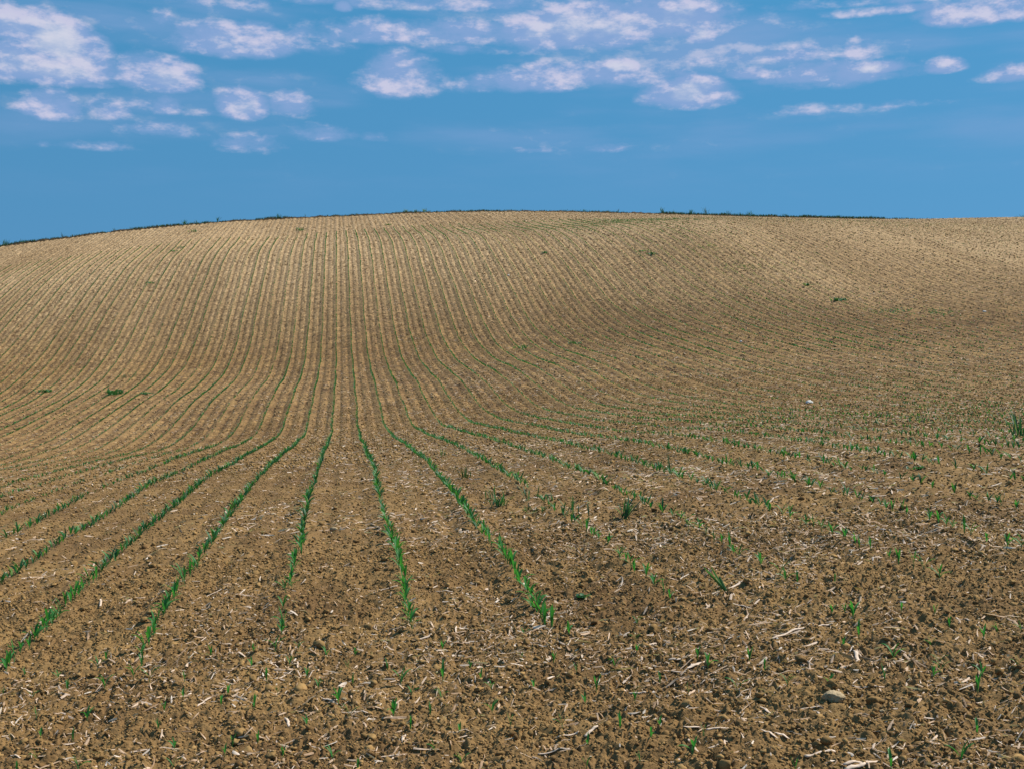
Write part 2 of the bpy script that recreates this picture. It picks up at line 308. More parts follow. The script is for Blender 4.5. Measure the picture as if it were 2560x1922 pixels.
def soil_material():
    m, nt = mat_base('soil'); L = nt.links
    pos = nn(nt, 'ShaderNodeNewGeometry').outputs['Position']
    def attr(a):
        n = nn(nt, 'ShaderNodeAttribute', attribute_name=a); return n.outputs['Fac']
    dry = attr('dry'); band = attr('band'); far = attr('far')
    big = noisen(nt, pos, 1.1, 4, .6); mid = noisen(nt, pos, 9, 4, .65); fine = noisen(nt, pos, 55, 3, .7)
    c0 = ramp(nt, big, [(.30, BROWN), (.62, TAN)])
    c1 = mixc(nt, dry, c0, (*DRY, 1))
    sp = ramp(nt, fine, [(.30, (.62, .58, .55)), (.50, (1, 1, 1)), (.72, (1.22, 1.22, 1.25))])
    c2 = mixc(nt, .8, c1, sp, 'MULTIPLY')
    sm = ramp(nt, mid, [(.32, (.72, .68, .64)), (.52, (1, 1, 1)), (.70, (1.18, 1.17, 1.15))])
    c3 = mixc(nt, .75, c2, sm, 'MULTIPLY')
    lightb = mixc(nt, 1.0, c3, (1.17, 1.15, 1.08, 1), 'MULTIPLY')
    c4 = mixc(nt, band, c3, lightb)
    # far away pale chopped residue and dark clod shadows are painted in as a speckle
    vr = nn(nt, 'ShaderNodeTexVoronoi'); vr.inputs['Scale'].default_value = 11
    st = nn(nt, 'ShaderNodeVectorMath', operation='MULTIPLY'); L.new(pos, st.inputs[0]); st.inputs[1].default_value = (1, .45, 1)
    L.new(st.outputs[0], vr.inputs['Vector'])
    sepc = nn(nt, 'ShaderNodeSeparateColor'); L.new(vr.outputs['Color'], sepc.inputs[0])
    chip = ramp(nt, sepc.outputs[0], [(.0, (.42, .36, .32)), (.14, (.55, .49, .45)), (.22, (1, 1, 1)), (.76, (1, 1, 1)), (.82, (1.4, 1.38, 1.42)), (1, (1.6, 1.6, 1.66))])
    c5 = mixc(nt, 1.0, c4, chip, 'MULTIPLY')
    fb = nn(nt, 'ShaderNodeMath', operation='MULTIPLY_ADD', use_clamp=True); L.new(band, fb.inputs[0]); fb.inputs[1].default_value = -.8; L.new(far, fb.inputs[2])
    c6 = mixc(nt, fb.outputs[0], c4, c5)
    gv = attr('groove_shade'); c6 = mixc(nt, gv, c6, mixc(nt, 1, c6, (.70, .67, .64, 1), 'MULTIPLY'))  # shadow of the groove beside each row, painted into the soil colour
    dm = attr('damp'); c6 = mixc(nt, dm, c6, mixc(nt, 1, c6, (.70, .66, .60, 1), 'MULTIPLY'))
    bs = nn(nt, 'ShaderNodeBsdfPrincipled'); L.new(c6, bs.inputs['Base Color'])
    bs.inputs['Roughness'].default_value = .95; bs.inputs['Specular IOR Level'].default_value = .15
    hN = noisen(nt, pos, 30, 5, .7); hF = noisen(nt, st.outputs[0], 9, 3, .7)
    b1 = nn(nt, 'ShaderNodeBump'); b1.inputs['Strength'].default_value = .8; b1.inputs['Distance'].default_value = .02; L.new(hN, b1.inputs['Height'])
    b2 = nn(nt, 'ShaderNodeBump'); b2.inputs['Distance'].default_value = .09; L.new(hF, b2.inputs['Height']); L.new(b1.outputs[0], b2.inputs['Normal'])
    L.new(fb.outputs[0], b2.inputs['Strength'])
    L.new(b2.outputs[0], bs.inputs['Normal'])
    o = nn(nt, 'ShaderNodeOutputMaterial'); L.new(bs.outputs[0], o.inputs[0]); return m
def island_material(name, stops, rough=.9, trans=0.0, spec=.2, noise_mul=None, bump=None):
    m, nt = mat_base(name); L = nt.links
    g = nn(nt, 'ShaderNodeNewGeometry')
    c = ramp(nt, g.outputs['Random Per Island'], stops)
    if noise_mul:
        f = noisen(nt, g.outputs['Position'], noise_mul, 3, .65)
        c = mixc(nt, .8, c, ramp(nt, f, [(.3, (.66, .64, .6)), (.5, (1, 1, 1)), (.72, (1.2, 1.2, 1.2))]), 'MULTIPLY')
    bs = nn(nt, 'ShaderNodeBsdfPrincipled'); L.new(c, bs.inputs['Base Color'])
    bs.inputs['Roughness'].default_value = rough; bs.inputs['Specular IOR Level'].default_value = spec
    if bump:
        h = noisen(nt, g.outputs['Position'], bump, 4, .7); b = nn(nt, 'ShaderNodeBump'); b.inputs['Distance'].default_value = .006
        L.new(h, b.inputs['Height']); L.new(b.outputs[0], bs.inputs['Normal'])
    o = nn(nt, 'ShaderNodeOutputMaterial')
    if trans:
        t = nn(nt, 'ShaderNodeBsdfTranslucent'); L.new(mixc(nt, 1, c, (1.5, 1.9, .9, 1), 'MULTIPLY'), t.inputs[0])
        mx = nn(nt, 'ShaderNodeMixShader'); mx.inputs[0].default_value = trans
        L.new(bs.outputs[0], mx.inputs[1]); L.new(t.outputs[0], mx.inputs[2]); L.new(mx.outputs[0], o.inputs[0])
    else: L.new(bs.outputs[0], o.inputs[0])
    return m
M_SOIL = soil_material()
def tone(c, k): return tuple(v*k for v in c)
M_CLOD = island_material('clod_soil', [(0, tone(BROWN, .9)), (.35, tone(TAN, .85)), (.75, tone(TAN, 1.08)), (1, tone(TAN, 1.3))], .95, 0, .1, 40)
M_CLODFAR = island_material('dry_clod_soil', [(0, tone(TAN, .9)), (.5, tone(DRY, .9)), (1, tone(DRY, 1.2))], .95, 0, .1, 12)
M_STRAW = island_material('straw', [(0, (.24, .14, .07)), (.25, (.38, .24, .14)), (.55, (.52, .36, .24)), (.85, (.63, .47, .35)), (1, (.70, .58, .47))], .75, .12, .3, 60)
LEAF = [(0, (.020, .080, .022)), (.35, (.030, .135, .032)), (.7, (.050, .200, .045)), (.9, (.09, .25, .045)), (1, (.16, .27, .05))]
M_LEAF = island_material('maize_leaf', LEAF, .55, .35, .22, 30)
M_LEAF_FAR = island_material('maize_leaf_far', [(0, (.012, .070, .022)), (.5, (.022, .125, .034)), (.85, (.045, .18, .038)), (1, (.11, .21, .04))], .6, .25, .3)
M_STEM = island_material('maize_stem', [(0, (.06, .17, .05)), (1, (.11, .20, .06))], .6, 0, .3)
M_GRASS = island_material('grass_blade', [(0, (.02, .08, .035)), (.5, (.04, .12, .05)), (.85, (.07, .18, .05)), (1, (.20, .19, .08))], .55, .25, .3)
M_VERGE = island_material('verge_grass', [(0, (.020, .030, .012)), (.45, (.035, .075, .020)), (.8, (.06, .14, .03)), (1, (.14, .13, .06))], .7, .15, .2)
M_VERGE2 = island_material('verge_green', [(0, (.02, .06, .02)), (.6, (.035, .11, .03)), (1, (.08, .17, .04))], .7, .2, .2)
M_WEEDPALE = island_material('pale_weed', [(0, (.10, .17, .04)), (1, (.22, .27, .08))], .7, .2, .2)
M_BANK = island_material('bank_soil', [(0, (.045, .030, .016)), (1, (.085, .055, .028))], .95, 0, .1, 3)
M_STONE = island_material('field_stone', [(0, (.37, .26, .14)), (1, (.40, .29, .16))], .8, 0, .3, 35, 90)
M_STONE_PALE = island_material('pale_stone', [(0, (.66, .61, .54)), (1, (.70, .65, .58))], .8, 0, .3, 35, 60)

# ---------------------------------------------------------------- ground: one sheet, finest where it is seen closest
def build_ground():
    r = [.6]
    while r[-1] < 142:
        x = r[-1]
        if x < 4: st = .10
        elif x < 16: st = max(.0065, x*x*.00033*.92)
        elif x < 42: st = min(max(.085, x*x*.00026), .16)
        else: st = .15
        if x > 111: st = .17
        r.append(x+st)
    while r[-1] < 5200: r.append(r[-1]*1.10+.4)
    r = np.array(r)
    c0 = math.degrees(YAW); th = [c0-180.0]
    while th[-1] < c0+180:
        a = abs(th[-1]-c0); st = .0305*(.8 if a < 25 else 1) if a < 31 else min(.04+(a-31)*.12, 3.0)
        th.append(min(th[-1]+st, c0+180.0001))
    # step sizes must grow away from the view on both sides
    half = [0.0]
    while half[-1] < 180:
        a = half[-1]; st = .0255 if a < 26 else min(.0255+(a-26)*.10, 3.0)
        half.append(min(a+st, 180.0) if a+st < 179.5 else 180.0)
    half = np.array(half); th = np.radians(np.concatenate([c0-half[:0:-1], c0+half]))
    nr, nt_ = len(r), len(th)
    R, T = np.meshgrid(r, th, indexing='ij')
    X = R*np.sin(T); Y = R*np.cos(T)
    Z = ground(X, Y)
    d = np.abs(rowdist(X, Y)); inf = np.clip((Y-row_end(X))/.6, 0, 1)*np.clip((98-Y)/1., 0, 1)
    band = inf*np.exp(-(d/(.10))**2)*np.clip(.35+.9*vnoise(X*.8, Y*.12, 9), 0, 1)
    groove_shade = inf*np.exp(-((rowdist(X, Y)-.21)/.055)**2)*np.clip((R-16)/16, 0, 1)*np.clip(.45+.8*vnoise(X*.6, Y*.1, 19), 0, 1)
    damp = np.clip(1.9*(vnoise(X/1.9+.3, Y*.055, 41)*.6+vnoise(X*.11, Y*.05+3, 43)*.6-.50), 0, 1)*.55
    damp = np.clip(damp+.75*np.exp(-((Y-(69-.85*X))/6.5)**2)*np.clip((X-3)/8, 0, 1)+.25*np.exp(-((Y-30)/9.)**2)*np.clip((X-2)/10, 0, 1), 0, 1)
    band *= .12+.88*np.clip((R-20)/24, 0, 1)
    T0 = Z-EYE
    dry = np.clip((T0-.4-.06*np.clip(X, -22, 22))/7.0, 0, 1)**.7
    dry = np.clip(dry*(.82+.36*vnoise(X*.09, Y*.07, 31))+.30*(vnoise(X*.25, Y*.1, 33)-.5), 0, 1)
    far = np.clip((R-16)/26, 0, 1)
    print('ground', nr, nt_, nr*nt_)
    V = np.stack([X, Y, Z], -1).reshape(-1, 3)
    i = np.arange(nr-1)[:, None]*nt_+np.arange(nt_-1)[None]
    Fq = np.stack([i, i+nt_, i+nt_+1, i+1], -1).reshape(-1, 4)[:, ::-1]
    me = np_mesh('field', V, Fq, 4, M_SOIL, True, {'dry': dry.ravel(), 'band': band.ravel(), 'far': far.ravel(), 'groove_shade': groove_shade.ravel(), 'damp': damp.ravel()})
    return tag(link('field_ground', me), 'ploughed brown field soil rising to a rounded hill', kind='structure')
build_ground()

rng = np.random.default_rng(7)
def scatter(n, r0, r1, half_deg=27.0, power=1.0):
    """points on the ground in the viewed sector, even per square metre"""
    r = np.sqrt(rng.uniform(r0*r0, r1*r1, n)); t = YAW+np.radians(rng.uniform(-half_deg, half_deg, n))
    x, y = r*np.sin(t), r*np.cos(t); k = y < 112.2
    return x[k], y[k]

# ---------------------------------------------------------------- clods
def icosa():
    p = (1+5**.5)/2
    v = np.array([(-1,p,0),(1,p,0),(-1,-p,0),(1,-p,0),(0,-1,p),(0,1,p),(0,-1,-p),(0,1,-p),(p,0,-1),(p,0,1),(-p,0,-1),(-p,0,1)], float)
    v /= np.linalg.norm(v[0])
    f = np.array([(0,11,5),(0,5,1),(0,1,7),(0,7,10),(0,10,11),(1,5,9),(5,11,4),(11,10,2),(10,7,6),(7,1,8),(3,9,4),(3,4,2),(3,2,6),(3,6,8),(3,8,9),(4,9,5),(2,4,11),(6,2,10),(8,6,7),(9,8,1)])
    return v, f
def octa():
    v = np.array([(1,0,0),(-1,0,0),(0,1,0),(0,-1,0),(0,0,1),(0,0,-1)], float)
    f = np.array([(0,2,4),(2,1,4),(1,3,4),(3,0,4),(2,0,5),(1,2,5),(3,1,5),(0,3,5)]); return v, f
def subdivide(v, f):
    v = list(map(tuple, v)); cache = {}; out = []
    def midp(a, b):
        k = (min(a, b), max(a, b))
        if k not in cache:
            m = (np.array(v[a])+np.array(v[b]))/2; v.append(tuple(m/np.linalg.norm(m))); cache[k] = len(v)-1
        return cache[k]
    for a, b, c in f:
        x, y, z = midp(a, b), midp(b, c), midp(c, a); out += [(a,x,z),(x,b,y),(z,y,c),(x,y,z)]
    return np.array(v), np.array(out)
def lumps(name, X, Y, size, shape, mat, flat=(.45, .95), jitter=.38, sink=.25, label=None, smooth=False):
    bv, bf = shape; n = len(X); m = len(bv)
    V = bv[None]*(1+rng.uniform(-jitter, jitter, (n, m, 1)))+rng.uniform(-jitter*.4, jitter*.4, (n, m, 3))
    s = np.stack([size*rng.uniform(.75, 1.3, n), size*rng.uniform(.7, 1.1, n), size*rng.uniform(*flat, n)], -1)
    V = V*s[:, None]
    # tilt and turn
    a = rng.uniform(0, 6.283, n); b = rng.normal(0, .35, n)
    y = V[..., 1]*np.cos(b)[:, None]-V[..., 2]*np.sin(b)[:, None]; z = V[..., 1]*np.sin(b)[:, None]+V[..., 2]*np.cos(b)[:, None]
    x = V[..., 0]*np.cos(a)[:, None]-y*np.sin(a)[:, None]; y = V[..., 0]*np.sin(a)[:, None]+y*np.cos(a)[:, None]
    V = np.stack([x+X[:, None], y+Y[:, None], z+(ground(X, Y)+s[:, 2]*(1-2*sink)*.8)[:, None]], -1).reshape(-1, 3)
    Fc = (bf[None]+np.arange(n)[:, None, None]*m).reshape(-1, 3)
    return link(name, np_mesh(name, V, Fc, 3, mat, smooth))
def thin(X, Y, keep):
    k = rng.uniform(0, 1, len(X)) < keep; return X[k], Y[k]
def clod_keep(X, Y):
    inf = np.clip((Y-row_end(X))/1., 0, 1)
    return (1-(.25+.6*np.clip((Y-18)/20, 0, 1))*inf*np.exp(-(rowdist(X, Y)/.10)**4))*(.35+.75*rough_right(X, Y))
ICO = icosa(); ICO2 = subdivide(*ICO); OCT = octa()
def clods():
    specs = [(150000, 4.2, 9.5, .003, .0095, OCT, M_CLOD), (9000, 4.2, 10, .008, .017, ICO, M_CLOD), (500, 4.2, 10, .015, .026, ICO2, M_CLOD),
             (110000, 9, 19, .005, .015, OCT, M_CLOD), (3000, 10, 22, .014, .03, ICO, M_CLOD),
             (80000, 18, 40, .012, .034, OCT, M_CLOD), (50000, 40, 75, .022, .055, OCT, M_CLODFAR), (85000, 75, 138, .028, .07, OCT, M_CLODFAR)]
    for i, (n, r0, r1, s0, s1, sh, mt) in enumerate(specs):
        X, Y = scatter(n, r0, r1)
        X, Y = thin(X, Y, clod_keep(X, Y))
        s = s0+(s1-s0)*rng.uniform(0, 1, len(X))**2.2
        o = lumps('soil_clods', X, Y, s, sh, mt)
        tag(o, 'loose crumbs and clods of brown soil over the field', kind='stuff')
clods()

# ---------------------------------------------------------------- chopped straw and stalk residue
def straw_mesh(X, Y, ang, L, W, bend, lift, nseg=4, drape=True):
    n = len(X); t = np.linspace(-.5, .5, nseg)[None]
    a = ang[:, None]+bend[:, None]*t
    dx = np.cos(a)*L[:, None]/(nseg-1); dy = np.sin(a)*L[:, None]/(nseg-1)
    px = np.cumsum(dx, 1)-dx[:, :1]; py = np.cumsum(dy, 1)-dy[:, :1]
    px = X[:, None]+px-px.mean(1, keepdims=True); py = Y[:, None]+py-py.mean(1, keepdims=True)
    h = ground(px, py)
    base = h.mean(1, keepdims=True); slope = (h[:, -1:]-h[:, :1])
    pz = np.maximum(base+slope*t, h-.004)+lift[:, None]+(rng.normal(0, .12, (n, 1))*L[:, None])*t
    wid = W[:, None]*np.clip(1.15-2.0*np.abs(t)**2.2, .25, 1)*rng.uniform(.75, 1.15, (n, nseg))
    roll = rng.normal(0, .6, (n, 1))+rng.normal(0, .5, (n, 1))*t*2
    nx, ny = -np.sin(a), np.cos(a)
    ox = nx*np.cos(roll)*wid/2; oy = ny*np.cos(roll)*wid/2; oz = np.sin(roll)*wid/2
    arch = .22*wid
    P = np.stack([np.stack([px-ox, py-oy, pz-oz], -1), np.stack([px, py, pz+arch], -1), np.stack([px+ox, py+oy, pz+oz], -1)], 2)
    V = P.reshape(-1, 3)
    i = np.arange(nseg-1)[:, None]*3+np.arange(2)[None]
    q = np.stack([i, i+1, i+4, i+3], -1).reshape(-1, 4)
    Fq = (q[None]+np.arange(n)[:, None, None]*nseg*3).reshape(-1, 4)
    return V, Fq
def straw_keep(X, Y):
    inf = np.clip((Y-row_end(X))/1., 0, 1)
    k = (1-(.35+.5*np.clip((Y-18)/20, 0, 1))*inf*np.exp(-(rowdist(X, Y)/.10)**4))
    clump = np.clip(3.2*(.6*vnoise(X*1.1, Y*.9, 51)+.4*vnoise(X*4, Y*3.2, 52)-.28), .16, 1.5)
    side = np.clip(.50+.10*X+.25*np.clip((Y-25)/40, 0, 1), .36, 1)
    return k*clump*side
def litter():
    for (n, r0, r1, l0, l1, w0, w1, seg) in ((52000, 4.2, 10, .008, .070, .0028, .0115, 4), (4600, 4.2, 14, .04, .15, .006, .017, 5),
            (56000, 10, 22, .02, .11, .006, .018, 3), (60000, 22, 45, .03, .14, .010, .022, 3),
            (42000, 45, 80, .05, .17, .014, .032, 2), (58000, 80, 138, .06, .2, .018, .042, 2)):
        X, Y = scatter(n, r0, r1); X, Y = thin(X, Y, straw_keep(X, Y)); m = len(X)
        L = l0+(l1-l0)*rng.uniform(0, 1, m)**2.4; W = w0+(w1-w0)*rng.uniform(0, 1, m)**1.6
        V, Fq = straw_mesh(X, Y, rng.uniform(0, 6.283, m), L, W, rng.normal(0, .38, m), rng.uniform(.002, .008, m)+W*.3, seg)
        o = link('straw_litter', np_mesh('straw_litter', V, Fq, 4, M_STRAW))
        tag(o, 'scattered chopped straw and stalk residue lying on the soil', kind='stuff')
litter()

# ---------------------------------------------------------------- maize seedlings
def leaf_arrays(L, W, az, rise, droop, base, nseg=7, twist=0.0):
    """one strap leaf: rises from base, arches over; V-shaped cross-section"""
    t = np.linspace(0, 1, nseg); el = rise-droop*t**1.4
    ds = L/(nseg-1); r = np.concatenate([[0], np.cumsum(np.cos(el[:-1])*ds)]); z = np.concatenate([[0], np.cumsum(np.sin(el[:-1])*ds)])
    w = W*np.clip(np.sin(np.pi*(t*.86+.10))**.75, 0, 1); w[-1] = W*.04
    w[0] = W*.35
    ta = az+twist*t
    cx, cyy = np.cos(az)*r, np.sin(az)*r
    sx, sy = -np.sin(ta), np.cos(ta)
    up = .30*w
    Lf = np.stack([base[0]+cx-sx*w/2, base[1]+cyy-sy*w/2, base[2]+z+up], -1)
    Md = np.stack([base[0]+cx, base[1]+cyy, base[2]+z], -1)
    Rt = np.stack([base[0]+cx+sx*w/2, base[1]+cyy+sy*w/2, base[2]+z+up], -1)
    V = np.stack([Lf, Md, Rt], 1).reshape(-1, 3)
    i = np.arange(nseg-1)[:, None]*3+np.arange(2)[None]
    return V, np.stack([i, i+1, i+4, i+3], -1).reshape(-1, 4)
def stem_arrays(h, r0, r1, lean):
    k, rings = 6, 4; V = []
    for j in range(rings):
        t = j/(rings-1); r = r0+(r1-r0)*t
        for i in range(k): V.append((r*math.cos(i*2*math.pi/k)+lean[0]*t, r*math.sin(i*2*math.pi/k)+lean[1]*t, -.02+(h+.02)*t))
    Fq = [(j*k+i, j*k+(i+1)%k, (j+1)*k+(i+1)%k, (j+1)*k+i) for j in range(rings-1) for i in range(k)]
    return np.array(V), np.array(Fq)
def make_seedling_proto(kind, seed):
    g = np.random.default_rng(seed)
    nl = {'three-leaved': 3, 'four-leaved': 4, 'five-leaved': 5, 'narrow upright': 3}[kind]
    h = g.uniform(.025, .04); lean = g.normal(0, .006, 2)
    root = bpy.data.objects.new('maize_seedling', None); root.empty_display_size = .03
    parts = []
    V, Fq = stem_arrays(h, .0035, .0022, lean); parts.append(('stem', np_mesh('stem', V, Fq, 4, M_STEM, True)))
    a0 = g.uniform(0, 6.28)
    for i in range(nl):
        up = kind == 'narrow upright'
        L = g.uniform(.085, .12)*(1-.09*i); W = g.uniform(.0115, .0165)
        az = a0+i*math.pi+g.normal(0, .25); rise = g.uniform(1.25, 1.5) if up else g.uniform(.85, 1.25); dr = g.uniform(.1, .5) if up else g.uniform(.5, 1.5)
        if i >= 2: rise = 1.35; dr = g.uniform(.3, .8)
        zb = h*(.45+.18*i)
        V, Fq = leaf_arrays(L, W, az, rise, dr, (lean[0]*zb/h, lean[1]*zb/h, zb), 8, g.normal(0, .4))
        parts.append(('leaf', np_mesh('leaf', V, Fq, 4, M_LEAF, True)))
    return kind, root, parts
PROTOS = [make_seedling_proto(k, 100+i) for i, k in enumerate(['three-leaved', 'four-leaved', 'five-leaved', 'narrow upright', 'three-leaved', 'four-leaved', 'five-leaved', 'narrow upright', 'four-leaved', 'three-leaved'])]
USED = {}
def place_seedling(pi, x, y, rot, sc, label):
    kind, root, parts = PROTOS[pi]
    o = root.copy(); COL.objects.link(o)
    o.location = (x, y, Zg(x, y)-.002); o.rotation_euler = (0, 0, rot); o.scale = (sc, sc, sc)
    tag(o, label, 'seedling', 'maize seedlings')
    for nm, me in parts:
        c = bpy.data.objects.new(nm, me); COL.objects.link(c); c.parent = o
    return o
ORD = ['', 'first', 'second', 'third', 'fourth', 'fifth', 'sixth', 'seventh', 'eighth', 'ninth', 'tenth', 'eleventh', 'twelfth', 'thirteenth', 'fourteenth', 'fifteenth', 'sixteenth', 'seventeenth', 'eighteenth', 'nineteenth']
TENS = {20: ('twentieth', 'twenty'), 30: ('thirtieth', 'thirty'), 40: ('fortieth', 'forty'), 50: ('fiftieth', 'fifty'), 60: ('sixtieth', 'sixty'), 70: ('seventieth', 'seventy')}
def ordn(n):
    if n < 20: return ORD[n]
    t = n//10*10; return TENS[t][0] if n == t else TENS[t][1]+'-'+ORD[n-t]

# headland seedlings, read from the photograph: (crop offset, then x, y, apparent height)
HEAD = []
for off, pts in ((0, [(192,905,45),(458,915,40),(540,1000,70),(765,860,70),(838,780,50),(828,1010,80),(1055,905,75),(1125,795,80),(1180,965,80),(1455,970,55),(1665,740,60),(1800,1035,70),(1745,1130,65),(1445,1080,45),(1295,1195,50),(685,1235,80),(285,1250,55),(320,1385,60),(575,1370,50),(1245,1335,35),(1375,1465,55),(1840,1430,60),(1365,1610,60),(1775,1590,60),(140,1650,60),(625,1650,90),(285,1530,40),(20,1045,30),(255,1060,35)]),
   (600, [(105,730,55),(90,825,60),(215,935,75),(105,1150,85),(460,700,60),(390,795,45),(525,900,60),(300,1040,45),(685,755,60),(910,720,40),(850,880,45),(890,980,50),(1160,860,65),(1270,960,110),(1600,690,60),(1815,820,60),(1605,945,100),(1905,915,45),(1985,1020,50),(1595,1055,40),(1355,1055,35),(780,1100,95),(865,1230,80),(1210,1215,105),(525,1275,60),(615,1000,35),(1500,1210,45),(1355,1335,80),(1735,1325,60),(1990,1180,75),(735,1550,80),(345,1560,50),(135,1430,40),(1750,1615,55),(935,1645,60),(1535,1500,40)]),
   (1250, [(190,570,55),(555,565,80),(430,775,70),(165,790,45),(605,885,60),(905,835,60),(1080,740,50),(1075,600,50),(1080,520,40),(765,985,95),(1260,925,65),(1560,765,70),(1645,840,95),(1875,1010,100),(1490,1060,45),(1070,1075,60),(670,1110,60),(265,995,40),(80,1310,80),(490,1285,80),(940,1300,95),(1260,1270,75),(1195,1395,50),(1605,1375,60),(1510,1530,110),(1105,1550,70),(680,1575,60),(695,1420,30)]),
   (1860, [(45,790,80),(165,885,60),(320,165,50),(695,425,50),(790,430,45),(860,490,100),(910,600,90),(785,700,70),(1185,765,110),(1475,690,60),(1240,425,50),(1510,425,50),(1620,560,60),(1890,640,85),(2000,540,50),(1540,810,40),(1500,935,70),(1555,880,45),(1105,945,80),(675,970,65),(340,1010,55),(1880,915,80),(2170,880,70),(1845,1070,95),(1845,1365,80),(1710,1590,110),(1165,1640,100),(400,1640,60),(720,170,35),(2190,560,60)])):
    for x, y, h in pts:
        sx, sy = off+x/3.16, 1400+y/3.16; gx, gy = locate(sx, sy); HEAD.append((gx, gy, h/3.16))
HEAD = [(x, y, h*math.hypot(x, y)/F) for x, y, h in HEAD]
lines = {}
for x, y, h in HEAD: lines.setdefault(int((y-.09*0*x)/.55), []).append((x, y, h))
g_ = np.random.default_rng(11)
n_ind = 0
for li, key in enumerate(sorted(lines)):
    for i, (x, y, h) in enumerate(sorted(lines[key])):
        pi = int(g_.integers(0, 10)) if h > .05 else int(g_.choice([3, 7, 0, 4]))
        sc = float(np.clip(h/.070, .55, 1.8))
        kind = PROTOS[pi][0]; size = 'small' if h < .045 else ('tall' if h > .075 else 'mid-sized')
        place_seedling(pi, x, y, float(g_.uniform(0, 6.28)), sc,
            f'{size} {kind} maize seedling, {ordn(i+1)} from left in {ordn(li+1)} headland strip from front')
        n_ind += 1
print('headland', n_ind)

# rows
def vigor(k, Y):
    g = np.random.default_rng(900+k); base = g.choice([1, 1, 1, .8, .6])
    base = {0: 1, 1: 1, 2: 1, 3: .85, -1: 1, -2: 1, -3: .9, -4: .6, -5: .35, -6: 1, -7: .95, -8: .6, -9: .5, -10: .95, 4: .9, 5: .95, 6: .95, 7: .95, 8: .9, 9: .9, 10: .6, 12: .9, -12: .9, -13: .4}.get(k, base)
    if 4 <= k <= 10: base = 1.05
    n = vnoise(np.full_like(Y, k*7.3), Y*.35, 61)
    return np.clip(base+(.9 if k < 3 or k > 14 else .6)*(n-.45), 0, 1)
ROWPL = []
for k in range(-62, 108):
    Xk = (k-.5)*ROW
    ys = np.arange(5.8, 97.0, .118); ys = ys+rng.normal(0, .022, len(ys))
    xs = Xk+rowshift(ys)+rng.normal(0, .010, len(ys))+.015*np.sin(ys*.8+k)
    m = (ys > row_end(xs)+rng.normal(0, .1)) & (np.abs(np.arctan2(xs, ys)-YAW) < rad(27))
    xs, ys = xs[m], ys[m]
    if not len(xs): continue
    v = vigor(k, ys)
    # patchy stand near the camera on the right
    v = v*np.where((xs > 1.6) & (ys < 17), np.clip(1.15-.60*np.clip((14-ys)/7, 0, 1)*np.clip(xs/2.2, 0, 1), .5, 1), 1)
    if k == 3: v = v*np.where((ys > 9.4) & (ys < 12.5), .5, 1)
    low = np.clip((48-ys)/14, 0, 1)
    if k > 6: v = v*(1-low*(1-np.clip(1.4-.035*(k-6), .45, 1)))
    if k < -4: v = v*(1-low*(1-np.clip(1.2+.03*(k+4), .5, 1)))
    if k > 26: v = v*np.clip(1-.07*(k-26), .08, 1)
    keep = rng.uniform(0, 1, len(xs)) < .12+.86*v
    xs, ys, v = xs[keep], ys[keep], v[keep]
    sz = (.80+.35*v)*np.where((xs > 1.6) & (ys < 20), .95, 1)*rng.uniform(.75, 1.2, len(xs))*np.where(ys > 45, .88, 1)*(1-(.30 if k < 0 else .12)*np.clip((48-ys)/14, 0, 1)*np.clip((abs(k)-4)/4, 0, 1)*(ys > 13))*(1-.15*np.clip((ys-14)/6, 0, 1))
    for a, b, c in zip(xs, ys, sz): ROWPL.append((k, a, b, c))
RP = np.array(ROWPL)
px, py = project(RP[:, 1], RP[:, 2], ground(RP[:, 1], RP[:, 2]))
inview = (px > 4) & (px < 2556) & (py < 1918)
dist = np.hypot(RP[:, 1], RP[:, 2])
order = np.argsort(np.where(inview, dist, 1e9))[:300-n_ind]
near_set = np.zeros(len(RP), bool); near_set[order] = True
def rowname(k):
    if k == 0: return 'the row just left of the middle aisle'
    if k == 1: return 'the row just right of the middle aisle'
    return f'the {ordn(1-k)} row left of the middle aisle' if k < 0 else f'the {ordn(k)} row right of the middle aisle'
for k in sorted(set(RP[near_set, 0])):
    idx = [i for i in order if RP[i, 0] == k]; idx.sort(key=lambda i: RP[i, 2])
    for j, i in enumerate(idx):
        pi = int(g_.integers(0, 10)); 
        place_seedling(pi, RP[i, 1], RP[i, 2], float(g_.uniform(0, 6.28)), float(RP[i, 3])*.98,
            f'maize seedling, {ordn(j+1)} from near end of {rowname(int(k))}')
